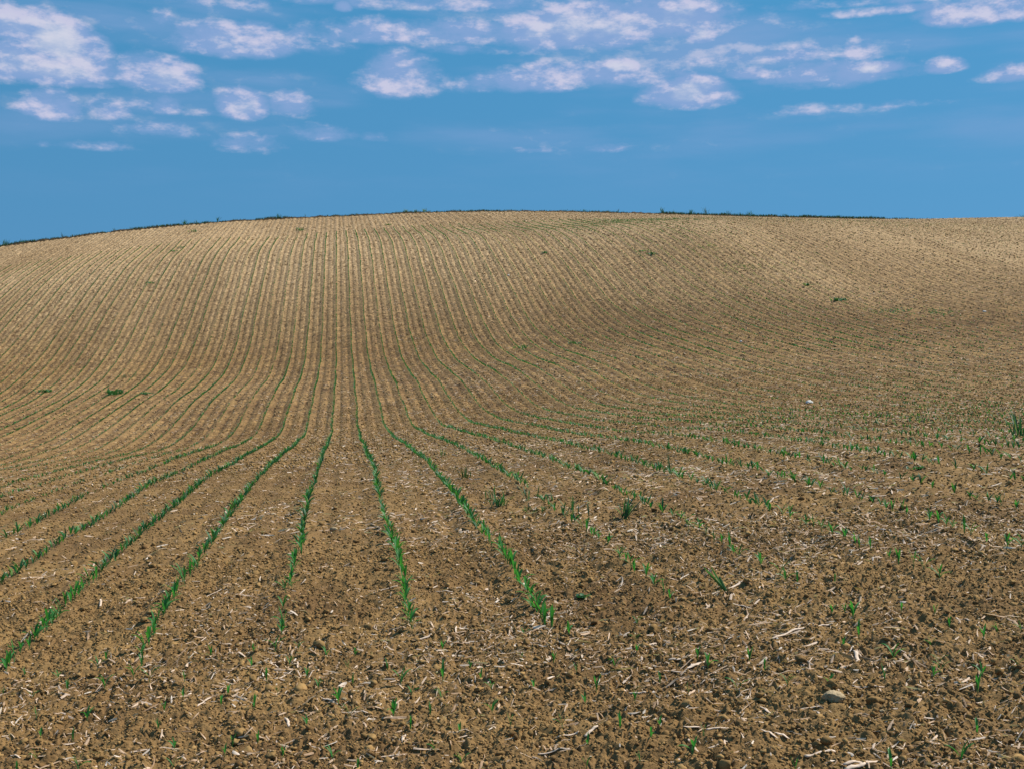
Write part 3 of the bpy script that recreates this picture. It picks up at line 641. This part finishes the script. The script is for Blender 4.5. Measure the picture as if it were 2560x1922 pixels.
def field_leaves(P, nseg, nleaf, wmul, mat, lmul=1.0):
    """many seedlings as one mesh: nleaf strap leaves each"""
    n = len(P); k, X, Y, S = P.T; Z = ground(X, Y); Vs = []; Fs = []; base = 0
    a0 = rng.uniform(0, 6.28, n)
    for l in range(nleaf):
        az = a0+l*math.pi*(1 if nleaf < 4 else 1)+rng.normal(0, .35, n)+(.8 if l == 2 else 0)
        L = .088*S*rng.uniform(.75, 1.2, n)*lmul; W = .0165*S*rng.uniform(.8, 1.2, n)*wmul
        rise = rng.uniform(.95, 1.4, n); droop = rng.uniform(.4, 1.5, n); zb = .02*S*rng.uniform(.5, 1.5, n)
        t = np.linspace(0, 1, nseg)[None]; el = rise[:, None]-droop[:, None]*t**1.4; ds = (L/(nseg-1))[:, None]
        r = np.concatenate([np.zeros((n, 1)), np.cumsum(np.cos(el[:, :-1])*ds, 1)], 1); z = np.concatenate([np.zeros((n, 1)), np.cumsum(np.sin(el[:, :-1])*ds, 1)], 1)
        w = W[:, None]*np.clip(np.sin(np.pi*(t*.86+.10)), .03, 1)
        ca, sa = np.cos(az)[:, None], np.sin(az)[:, None]
        x = X[:, None]+ca*r; y = Y[:, None]+sa*r; z = Z[:, None]+zb[:, None]+z
        tw = rng.normal(0, .5, (n, 1)); ox = -sa*w/2*np.cos(tw); oy = ca*w/2*np.cos(tw); oz = w/2*np.sin(tw)
        V = np.stack([np.stack([x-ox, y-oy, z-oz], -1), np.stack([x+ox, y+oy, z+oz], -1)], 2).reshape(-1, 3)
        i = np.arange(nseg-1)*2; q = np.stack([i, i+1, i+3, i+2], -1)
        Fs.append((q[None]+np.arange(n)[:, None, None]*nseg*2).reshape(-1, 4)+base); Vs.append(V); base += len(V)
    return np.concatenate(Vs), np.concatenate(Fs)
rest = RP[~near_set]; dr_ = np.hypot(rest[:, 1], rest[:, 2])
Vs = []; Fs = []; base = 0
for lo, hi, nseg, nl, wm in ((0, 22, 5, 4, .95), (22, 45, 4, 3, 1.25), (45, 200, 3, 3, 2.9)):
    P = rest[(dr_ >= lo) & (dr_ < hi)]; V, Fq = field_leaves(P, nseg, nl, wm, None)
    Vs.append(V); Fs.append(Fq+base); base += len(V)
o = link('maize_rows', np_mesh('maize_rows', np.concatenate(Vs), np.concatenate(Fs), 4, M_LEAF_FAR))
tag(o, 'young green maize plants in long curving rows running up the hill', kind='stuff')
print('rows', len(rest))

# ---------------------------------------------------------------- long stalks and husks that stand out
def residue(x0, y0, x1, y1, w, bend, label, name='dry_stalk', cat='dry stalk', round_=.5, pale=None):
    a, b = np.array(locate(x0, y0)), np.array(locate(x1, y1)); c = (a+b)/2; L = float(np.hypot(*(b-a)))
    L = min(L, .45 if name == 'dry_stalk' else .32)
    d = (b-a)/max(np.hypot(*(b-a)), 1e-6); n = 12; k = 6
    g = np.random.default_rng(int(x0*7+y0)); t = np.linspace(-.5, .5, n)
    off = bend*(.25-t*t)*L+.012*np.convolve(g.normal(0, 1, n), [.3, .4, .3], 'same')*L*2
    P = c[None]+d[None]*(t*L)[:, None]+np.array([-d[1], d[0]])[None]*off[:, None]
    h = ground(P[:, 0], P[:, 1]); lin = np.polyval(np.polyfit(t, h, 1), t); z = np.maximum(lin, h)+w*.35
    z = np.convolve(np.pad(z, 1, 'edge'), [.25, .5, .25], 'valid')
    prof = np.clip(1.12-1.6*np.abs(t)**(3 if name == 'dry_stalk' else 1.6)*1.6, .18, 1)*g.uniform(.85, 1.15, n)
    V = []
    for i in range(n):
        for j in range(k):
            q = 2*math.pi*j/k+.5*t[i]
            u = math.cos(q)*w/2*prof[i]; v = math.sin(q)*w/2*prof[i]*round_
            V.append((P[i, 0]-d[1]*u-c[0], P[i, 1]+d[0]*u-c[1], z[i]+v))
    Fq = [(i*k+j, i*k+(j+1)%k, (i+1)*k+(j+1)%k, (i+1)*k+j) for i in range(n-1) for j in range(k)]
    z0 = float(z.min()); V = np.array(V); V[:, 2] -= z0
    V = np.concatenate([V, V[:k].mean(0)[None], V[-k:].mean(0)[None]]); m = n*k
    Fq += [(m, (j+1)%k, j, j) for j in range(0)]
    me = bpy.data.meshes.new(name)
    me.from_pydata(V.tolist(), [], Fq+[(m, (j+1) % k, j) for j in range(k)]+[(m+1, (n-1)*k+j, (n-1)*k+(j+1) % k) for j in range(k)])
    me.materials.append(pale or M_STALK); me.update()
    for p in me.polygons: p.use_smooth = True
    o = link(name, me, None, (c[0], c[1], z0)); tag(o, label, cat, 'dry stalks and husks')
M_STALK = island_material('dry_stalk', [(0, (.50, .35, .23)), (.6, (.60, .45, .33)), (1, (.68, .56, .45))], .75, 0, .3, 45)
def S(off, x, y): return off+x/3.16, 1400+y/3.16
def R_(off, x0, y0, x1, y1, w, bend, label, **k):
    a, b = S(off, x0, y0), S(off, x1, y1); residue(*a, *b, w, bend, label, **k)
H = dict(name='corn_husk', cat='husk', round_=.28)
R_(1860, 215,640,480,545,.016,.02,'long straight pale stalk, the longest one in the right foreground')
R_(1860, 545,545,685,510,.014,.1,'short pale stalk just right of the longest stalk in the right foreground')
R_(1860, 870,725,900,805,.020,.1,'stubby pale stalk piece pointing at the camera, right foreground')
R_(1860, 480,1550,720,1512,.020,.03,'thick pale stalk near the bottom edge, below the big flat stone')
R_(1860, 790,1625,1060,1545,.018,.12,'tan stalk slanting at the bottom edge, right of the thick pale stalk')
R_(1860, 800,1640,960,1600,.024,.02,'thick whitish stalk cut by the bottom edge under a slanting tan stalk')
R_(1860, 430,1160,610,1145,.010,-.03,'thin white straw lying just below the big flat stone')
R_(1860, 855,998,1110,990,.009,-.06,'thin white straw level with and right of the big flat stone')
R_(1860, 1510,945,1690,975,.008,.08,'thin straw beside a small seedling left of the far right edge')
R_(1860, 130,1350,270,1380,.013,.05,'pale straw pair, left piece, below and left of the flat stone', **H)
R_(1860, 240,1350,360,1360,.018,.1,'pale husk strip just right of a white straw below the flat stone', **H)
R_(1860, 130,1105,215,1150,.014,.08,'small pale husk curling over a dark hole left of the flat stone', **H)
R_(1860, 1830,1130,1950,1105,.012,.25,'curved white straw below a seedling at the right edge')
R_(1860, 1670,460,1780,515,.011,-.1,'bent straw slanting down right, upper right foreground')
R_(1250, 1080,690,1230,630,.014,.12,'pale bent straw slanting up right in the centre right foreground')
R_(1250, 1240,858,1500,858,.010,.03,'thin dark-tipped stem leading to the big pale husk', )
R_(1250, 1480,850,1610,790,.026,.15,'big pale husk with a long tail, beside a bright seedling', **H)
R_(1250, 1020,1003,1155,1005,.015,-.12,'pale bent stalk lying level in the centre right foreground')
R_(1250, 1630,1335,1815,1308,.013,.12,'pale crooked stalk beside a bluish seedling, bottom right of centre')
R_(1250, 1640,1458,1798,1428,.020,.02,'flat pale husk right of a large dark seedling near the bottom', **H)
R_(1250, 1780,330,1990,365,.013,.1,'long wavy pale straw below the leaning grass blade')
R_(1250, 1800,248,1935,188,.022,.1,'pale husk at the foot of the leaning grass blade', **H)
R_(1250, 1445,1302,1595,1275,.016,.08,'tapering pale husk left of the crooked stalk near the bottom', **H)
R_(1250, 1350,1555,1435,1505,.012,.05,'thin pale stalk left of the large dark seedling near the bottom')
R_(1250, 460,1360,620,1325,.010,-.15,'thin curved straw near the bottom, centre of the picture')
R_(1250, 670,1355,770,1305,.016,.02,'brown straw slanting up right near the bottom centre')
R_(1250, 300,1495,550,1470,.010,.08,'long thin brown straw near the bottom, just right of centre')
R_(1250, 1540,680,1640,665,.011,.05,'short white straw above two seedlings, centre right foreground')
R_(600, 800,1168,1010,1188,.012,.14,'long bowed pale straw crossing behind a seedling, centre foreground')
R_(600, 650,1092,770,1092,.013,-.3,'pale hooked straw under a tall seedling, left of centre')
R_(600, 1385,618,1512,588,.018,.02,'broad pale stalk at the near end of the row right of centre')
R_(600, 1650,618,1810,655,.013,-.12,'pale branching straw right of the near end of a middle row')
R_(600, 1030,235,1245,212,.012,.05,'pale straw bundle left of the middle right row')
R_(600, 1090,1548,1305,1522,.010,.03,'thin straight straw near the bottom centre')
R_(600, 250,860,362,838,.014,-.12,'flat pale husk below the near end of the middle left row', **H)
R_(600, 272,932,452,838,.010,.02,'thin tan straw slanting up right beside a flat pale husk')
R_(600, 358,1222,385,1285,.014,.1,'stubby white stalk piece pointing toward the camera, left foreground')
R_(600, 1285,1455,1312,1392,.015,.2,'small white hooked stalk piece near the bottom centre')
R_(600, 1535,232,1680,235,.012,.02,'pale straight straw right of the middle right row')
R_(0, 450,1412,612,1378,.013,.03,'pale straight straw near the bottom left corner')
R_(0, 1555,1130,1672,1068,.013,.1,'pale forked straw in the left foreground')
R_(0, 1565,298,1800,212,.008,.05,'long thin straw right of the third row from the left edge')
R_(0, 1310,178,1468,184,.012,.03,'pale straw touching the left side of a green row')
R_(0, 90,970,242,928,.012,.15,'curved brown straw at the left edge below the near end of a row')
R_(0, 975,340,1145,292,.010,.12,'thin wavy straw between the two leftmost rows')
R_(0, 790,362,802,318,.016,.0,'small upright white chip between the two leftmost rows')
R_(0, 80,1550,160,1555,.010,.4,'pale arched straw in the bottom left corner')
residue(1868,1222,1912,1215,.016,.05,'pale flat husk lying between rows on the right', **H)
residue(1920,1250,1948,1238,.020,.2,'white curled husk between two right-hand rows', **H)

# ---------------------------------------------------------------- stones
def stone(x, y, wpx, hm, flat, label, mat, seed, rot=0.0, asp=.7):
    gx, gy = locate(x, y); r = math.hypot(gx, gy); w = wpx*r/F
    g = np.random.default_rng(seed); v, f = subdivide(*ICO2); v = v.copy(); v, f = subdivide(v, f)
    dirs = g.normal(0, 1, (14, 3)); dirs /= np.linalg.norm(dirs, axis=1, keepdims=True); lim = g.uniform(.72, .95, 14)
    for d, l in zip(dirs, lim):
        q = v@d; v = v-np.maximum(q-l, 0)[:, None]*d[None]*.9
    v = v*(1+.05*g.normal(0, 1, (len(v), 1)))
    v = v*np.array([w/2, w/2*asp, w*flat]); c, s = math.cos(rot), math.sin(rot)
    v = np.stack([v[:, 0]*c-v[:, 1]*s, v[:, 0]*s+v[:, 1]*c, v[:, 2]+w*flat*hm], -1)
    o = link('field_stone', np_mesh('field_stone', v, f, 3, mat, False), None, (gx, gy, float(terrain(gx, gy))))
    tag(o, label, 'stone', 'stones on the field')
stone(2085,1745,60,.22,.26,'big flat tan stone lying on the soil near the bottom right corner',M_STONE,1,-.35,.9)
stone(2023,1010,19,.55,.34,'white rounded stone on the open soil in the right middle distance',M_STONE_PALE,2,.1)
stone(183,1413,22,.4,.40,'smooth round brown stone between the two leftmost rows',M_CLOD,3,0,1.0)
stone(2205,1780,14,.5,.35,'small squarish grey-tan stone right of the big flat stone',M_STONE,4)
stone(2243,1560,26,.5,.42,'lumpy reddish-brown clod stone in the right foreground',M_CLOD,5)
stone(2461,781,9,.5,.3,'pale stone high on the right, near the right edge of the hill',M_STONE_PALE,6)
stone(1852,856,7,.5,.4,'small upright white stone halfway up on the right',M_STONE_PALE,7)
stone(834,1324,20,.4,.3,'tan stone just left of the middle right row, halfway to the front',M_STONE,8)
stone(1271,690,6,.5,.35,'small white stone on the face of the hill right of its middle',M_STONE_PALE,9)
stone(860,1748,13,.4,.3,'small pale brown stone near the bottom, left of centre',M_STONE,10)

# ---------------------------------------------------------------- weeds
def blades(n, h, spread, w, g, lean=(0, 0), curl=.8, nseg=6, erect=1.25):
    Vs, Fs, b = [], [], 0
    for i in range(n):
        V, Fq = leaf_arrays(h*g.uniform(.55, 1.1), w*g.uniform(.7, 1.3), g.uniform(0, 6.283), np.clip(g.normal(erect, .18), .3, 1.5), curl*g.uniform(.2, 1.2),
                            (g.normal(0, spread), g.normal(0, spread), -.01), nseg, g.normal(0, .5))
        V[:, 0] += lean[0]*V[:, 2]; V[:, 1] += lean[1]*V[:, 2]
        Vs.append(V); Fs.append(Fq+b); b += len(V)
    return np.concatenate(Vs), np.concatenate(Fs)
def weed(x, y, hpx, n, label, name='grass_tuft', cat='grass tuft', spread=.12, w=.007, mat=None, lean=(0, 0), erect=1.25, curl=.8, seed=None, fixed=None):
    gx, gy = fixed or locate(x, y); r = math.hypot(gx, gy); h = hpx*r/F
    g = np.random.default_rng(seed if seed is not None else int(x*3+y)); wr = max(w*1.7, .75*r/F*1.2); n = int(n*1.4); hpx *= 1.1; h = hpx*r/F
    V, Fq = blades(n, h*1.1, h*spread, wr, g, lean, curl, 6 if r < 40 else 4, erect)
    o = link(name, np_mesh(name, V, Fq, 4, mat or M_GRASS, True), None, (gx, gy, Zg(gx, gy)))
    tag(o, label, cat, 'weeds in the field')
weed(1250,1266,36,22,'dark bushy grass tuft between the second and third rows right of middle',spread=.22,w=.008)
weed(1226,1246,30,8,'thin grass tuft just left of the dark bushy tuft',spread=.3)
weed(1322,1250,44,7,'sparse upright grass with pale blades right of the dark bushy tuft',spread=.3)
weed(1350,1280,22,26,'low yellow-green weed mat below the sparse upright grass','low_weed','weed',spread=.9,mat=M_VERGE,erect=.7)
weed(1436,1290,42,9,'loose grass tuft with two tall light blades',spread=.3)
weed(1563,1297,52,16,'curved dark green grass tuft leaning right, the tallest in the field',spread=.08,w=.010,lean=(.5,.0),curl=.5)
weed(1380,1250,18,8,'small grass sprig between two grass tufts right of centre',spread=.4)
weed(1162,1190,32,12,'light green thin weed left of the dark bushy tuft, further back',spread=.3,mat=M_VERGE)
weed(1111,1142,20,7,'small dark grass sprig behind the light green thin weed',spread=.25)
weed(1549,1138,16,7,'small dark grass sprig on a row above the leaning tuft',spread=.3)
weed(1677,1180,44,3,'single dark upright weed stem on the right',spread=.05,erect=1.5,curl=.1)
weed(2548,1090,60,16,'tall dark grass tuft at the right edge of the picture',spread=.15,w=.010)
weed(1818,1480,66,3,'single long grass blade leaning left over a pale husk',name='leaning_grass',cat='grass',spread=.02,w=.012,lean=(-.75,0),erect=1.45,curl=.2)
weed(1885,1500,10,5,'flat green leaf lying on the soil right of the long grass blade','low_weed','weed',spread=.4,w=.014,erect=.3)
weed(1461,1490,14,14,'low dark broadleaf rosette in the middle foreground','low_weed','weed',spread=.35,w=.016,erect=.5)
weed(2300,1172,14,12,'bright green low weed on the right between rows','low_weed','weed',spread=.8,w=.016,erect=.6)
weed(2055,1098,12,16,'dark green weed patch on a row at the right','low_weed','weed',spread=1.2,w=.016,erect=.6)
weed(112,981,9,26,'dark green weed clump furthest left on the lower slope','weed_clump','weed',spread=.8,w=.05,erect=.8)
weed(289,986,15,40,'largest green weed clump on the left of the lower slope','weed_clump','weed',spread=.6,w=.05,erect=.9)
weed(368,984,8,28,'flat dark weed clump right of the largest clump on the left','weed_clump','weed',spread=.6,w=.05,erect=.7)
weed(306,945,12,8,'thin dark weed just above the largest clump on the left',spread=.35)
weed(336,944,12,6,'thin dark weed above the flat clump on the left',spread=.35)
weed(2096,753,10,26,'dark weed clump on the right of the hill, alone','weed_clump','weed',spread=.7,w=.05,erect=.8)
weed(2018,715,8,18,'small dark weed clump up and left of a larger one on the right','weed_clump','weed',spread=.7,w=.05,erect=.8)
weed(1632,638,7,20,'dark weed spot high on the hill right of centre','weed_clump','weed',spread=.8,w=.05,erect=.8)
weed(1612,628,5,14,'faint dark weed spot left of another, high on the hill','weed_clump','weed',spread=1.4,w=.05,erect=.6)
weed(1362,634,6,16,'small green weed on a row below the crest, right of centre','weed_clump','weed',spread=.6,w=.05,erect=.8)
weed(1310,870,12,22,'loose green weed patch low on the hill, centre right','weed_clump','weed',spread=.9,w=.03,erect=.8)
weed(1440,860,10,16,'loose green weed patch right of another, low on the hill','weed_clump','weed',spread=.9,w=.03,erect=.8)
weed(455,619,5,16,'dark weed spot high on the left shoulder of the hill','weed_clump','weed',spread=1.3,w=.05,erect=.6)
weed(440,629,6,16,'larger dark weed smudge just below another on the left shoulder','weed_clump','weed',spread=1.2,w=.05,erect=.6)
weed(380,710,7,12,'small dark weed on the left face of the hill','weed_clump','weed',spread=.8,w=.04,erect=.8)
weed(484,581,8,12,'small weed at the top end of a row on the left','weed_clump','weed',spread=.6,w=.04,erect=.9)
weed(753,578,9,14,'small weed at the top end of a middle row','weed_clump','weed',spread=.4,w=.04,erect=1.1)
weed(972,563,5,18,'dark green weed at the top end of a row right of the middle','weed_clump','weed',spread=1.0,w=.05,erect=.5)
for i, (x, y, n, wd, lab) in enumerate([(2225,778,60,26,'wide sparse patch of low green weeds on the right slope'), (2350,782,46,24,'second sparse patch of low weeds, nearer the right edge'),
        (1700,577,50,40,'yellow-green weeds streak near the crest, right of centre'), (1865,668,50,30,'yellow-green weeds streak on the right shoulder of the hill'),
        (1770,620,30,26,'faint yellow-green weeds between the two brighter streaks'), (1450,573,34,26,'green weeds crossing the row ends near the crest')]):
    g = np.random.default_rng(400+i); Vs, Fs, b = [], [], 0
    gx0, gy0 = locate(x, y)
    for j in range(n):
        gx, gy = locate(x+g.normal(0, wd), y+g.normal(0, 5)+.0); h = g.uniform(.05, .12)
        V, Fq = blades(4, h, .05, .035, g, nseg=3, erect=.8); V = V+np.array([gx-gx0, gy-gy0, Zg(gx, gy)-Zg(gx0, gy0)]); Vs.append(V); Fs.append(Fq+b); b += len(V)
    o = link('weed_patch', np_mesh('weed_patch', np.concatenate(Vs), np.concatenate(Fs), 4, M_WEEDPALE if i in (2, 3, 4) else M_LEAF_FAR), None, (gx0, gy0, Zg(gx0, gy0)))
    tag(o, lab, kind='stuff')

# ---------------------------------------------------------------- grassy bank along the crest, weeds standing on it
def crest(x):                              # world X of the field edge seen at photograph column x
    dx, dy, _ = ray_dir(x, 545); return dx/dy*112.4
def bank():
    X = np.arange(-75, crest(2285), .12); g = np.random.default_rng(5); n = len(X)
    end = np.clip((X[-1]-X)/4, 0, 1)*.9+.1
    hgt = (.06+.10*vnoise(X*.9, X*0, 3)+.10*vnoise(X*3.1, X*0, 4))*end
    prof = [(-.45, -.1), (-.25, .45), (-.08, .85), (.1, 1.0), (.35, .7), (.7, .1), (1.2, -.6)]
    rows = []
    for py_, pz in prof:
        Y = 112.35+py_+.12*(vnoise(X*1.2, X*0+9, 8)-.5)
        rows.append(np.stack([X, Y, terrain(X, np.full(n, 112.0))+pz*hgt+.05*(vnoise(X*4, X*0+py_*9, 12)-.5)], -1))
    V = np.stack(rows, 0).reshape(-1, 3); i = np.arange(len(prof)-1)[:, None]*n+np.arange(n-1)[None]
    Fq = np.stack([i, i+1, i+n+1, i+n], -1).reshape(-1, 4)
    tag(link('earth_bank', np_mesh('earth_bank', V, Fq, 4, M_BANK, True)), 'low dark earth bank along the top edge of the field', kind='structure')
    # grass on it
    m = 22000; GX = rng.uniform(-75, X[-1]+2, m); sx = project(GX, np.full(m, 112.4), terrain(GX, np.full(m, 112.0)))[0]
    green = np.clip(.22+.5*vnoise(GX*.35, GX*0, 15)-.1+.6*((sx > 1655) & (sx < 2210))+.45*((sx > 330) & (sx < 520))+.4*((sx > 640) & (sx < 720))+.4*((sx < 90)), .05, 1)
    k = rng.uniform(0, 1, m) < green; GX = GX[k]; GY = 112.3+rng.normal(0, .16, len(GX)); m = len(GX)
    hg = np.interp(GX, X, hgt)*.7; hb = rng.uniform(.05, .20, m)*(.6+.7*green[k]); a = rng.uniform(0, 6.283, m); w = rng.uniform(.012, .03, m)
    base = np.stack([GX, GY, terrain(GX, np.full(m, 112.0))+hg-.02], -1); side = np.stack([np.cos(a), np.sin(a), a*0], -1)*w[:, None]
    tip = base+np.stack([rng.normal(0, .05, m), rng.normal(0, .03, m), hb], -1); midp = base*.45+tip*.55+rng.normal(0, .012, (m, 3))
    V = np.stack([base-side, base+side, midp+side*.7, midp-side*.7, tip+side*.1, tip-side*.1], 1).reshape(-1, 3)
    Fq = (np.array([[0, 1, 2, 3], [3, 2, 4, 5]])[None]+np.arange(m)[:, None, None]*6).reshape(-1, 4)
    tag(link('bank_grass', np_mesh('bank_grass', V, Fq, 4, M_VERGE)), 'short rough grass growing on the bank at the top of the field', kind='stuff')
bank()
for i, (x, hpx, n, sp, mt, lab) in enumerate([
        (12,16,34,.35,0,'bushy green weed on the bank at the left edge'), (55,11,26,.9,0,'low spreading weed on the bank second from the left edge'),
        (115,7,8,.3,1,'small dark weed on the crest left of the tall spike'), (156,16,5,.06,1,'tall dark spike weed on the left part of the crest'),
        (180,6,8,.4,1,'small dark weed on the crest just right of the tall spike'), (285,9,9,.15,1,'dark pointed weed alone on the left crest'),
        (327,8,8,.3,1,'thin weed on the crest right of the dark pointed weed'), (462,13,34,.7,0,'broad light green weed on the left crest'),
        (492,11,7,.3,1,'thin tall weed beside the broad light green weed'), (544,15,18,.13,0,'narrow pointed green weed on the left crest'),
        (696,13,34,.5,0,'bright green rounded weed on the crest above the middle rows'), (672,7,16,.9,0,'low weed just left of the bright rounded weed on the crest'),
        (764,9,4,.1,1,'small dark post-like weed on the crest'), (892,5,7,.4,1,'tiny dark weed on the crest left of the yellow-green patch'),
        (1015,12,30,.5,2,'left end clump of the yellow-green patch on the crest'), (1040,8,30,.9,2,'low middle clump of the yellow-green patch on the crest'),
        (1062,12,26,.4,2,'right end clump of the yellow-green patch on the crest'), (1180,6,12,.6,1,'tiny weed on the crest at the centre of the picture'),
        (1308,6,12,.9,1,'tiny low weed on the highest part of the crest'), (1462,7,26,1.4,0,'long low green weed on the crest right of centre'),
        (1545,11,8,.12,1,'dark upright weed standing alone on the crest right of centre'), (1656,17,22,.25,0,'tall bushy weed on the crest, the first of the right-hand group'),
        (1683,11,5,.15,1,'thin stalk weed between two bushy weeds on the right crest'), (1727,12,44,.5,0,'dense dark green weed in the right-hand group on the crest'),
        (1766,19,14,.35,1,'tall airy weed with thin stalks on the right crest'), (1822,14,14,.4,1,'second airy weed on the right crest'), (1850,9,20,.9,0,'low weed between the airy weed and a bushy weed, right crest'),
        (1875,13,26,.5,0,'bushy weed on the right crest, last tall one'), (1960,9,24,.9,0,'low green weed on the right crest past the tall ones'),
        (2095,8,34,.7,0,'low green weed near the right end of the bank')]):
    X = crest(x); g = np.random.default_rng(800+i); h = hpx*(1.1 if x > 1600 else .95)*112.4/F
    V, Fq = blades(n, h*1.05, h*sp*.5, .028, g, (g.normal(0, .1), 0), .6, 4, 1.25)
    o = link('bank_weed', np_mesh('bank_weed', V, Fq, 4, (M_VERGE2, M_VERGE, M_WEEDPALE)[mt]), None, (X, 112.4, float(terrain(X, 112.0))+.12))
    tag(o, lab, 'weed', 'weeds on the bank')

# ---------------------------------------------------------------- tree tops just showing beyond the right end of the crest
def tree(x, top_y, dist, width, label, seed):
    dx, dy, dz = ray_dir(x, top_y); X, Y, ztop = dx/dy*dist, dist, EYE+dz/dy*dist
    zb = float(terrain(X, Y)); H_ = ztop-zb; g = np.random.default_rng(seed)
    root = bpy.data.objects.new('distant_tree', None); COL.objects.link(root); root.location = (X, Y, zb); tag(root, label, 'tree', 'trees beyond the crest')
    V, Fq = stem_arrays(H_*.6, .28, .12, (0, 0)); link('trunk', np_mesh('trunk', V, Fq, 4, M_BANK, True), root)
    cl = 34; c = g.normal(0, 1, (cl, 3)); c /= np.linalg.norm(c, axis=1, keepdims=True); c *= g.uniform(.3, 1, (cl, 1))**.5
    c = c*np.array([width/2, width/2, H_*.36])+np.array([0, 0, H_*.62]); n = cl*130
    P = np.repeat(c, 130, 0)+g.normal(0, .42, (n, 3)); P[:, 2] = np.minimum(P[:, 2], H_)
    u = g.normal(0, 1, (n, 3)); u /= np.linalg.norm(u, axis=1, keepdims=True); w_ = np.cross(u, g.normal(0, 1, (n, 3))); w_ /= np.linalg.norm(w_, axis=1, keepdims=True)
    V = np.stack([P-u*.12, P+w_*.08, P+u*.12, P-w_*.08], 1).reshape(-1, 3); Fq = np.arange(n*4).reshape(-1, 4)
    link('crown', np_mesh('crown', V, Fq, 4, M_VERGE2), root)
tree(2553,524,300,4.5,'tallest distant tree top at the right edge of the picture',1)
tree(2528,536,310,5,'distant tree top just left of the tallest at the right edge',2)
tree(2500,537,305,6,'distant tree top, second left of the tallest one',3)
tree(2470,540,315,4,'low distant tree top furthest left of the small group',4)
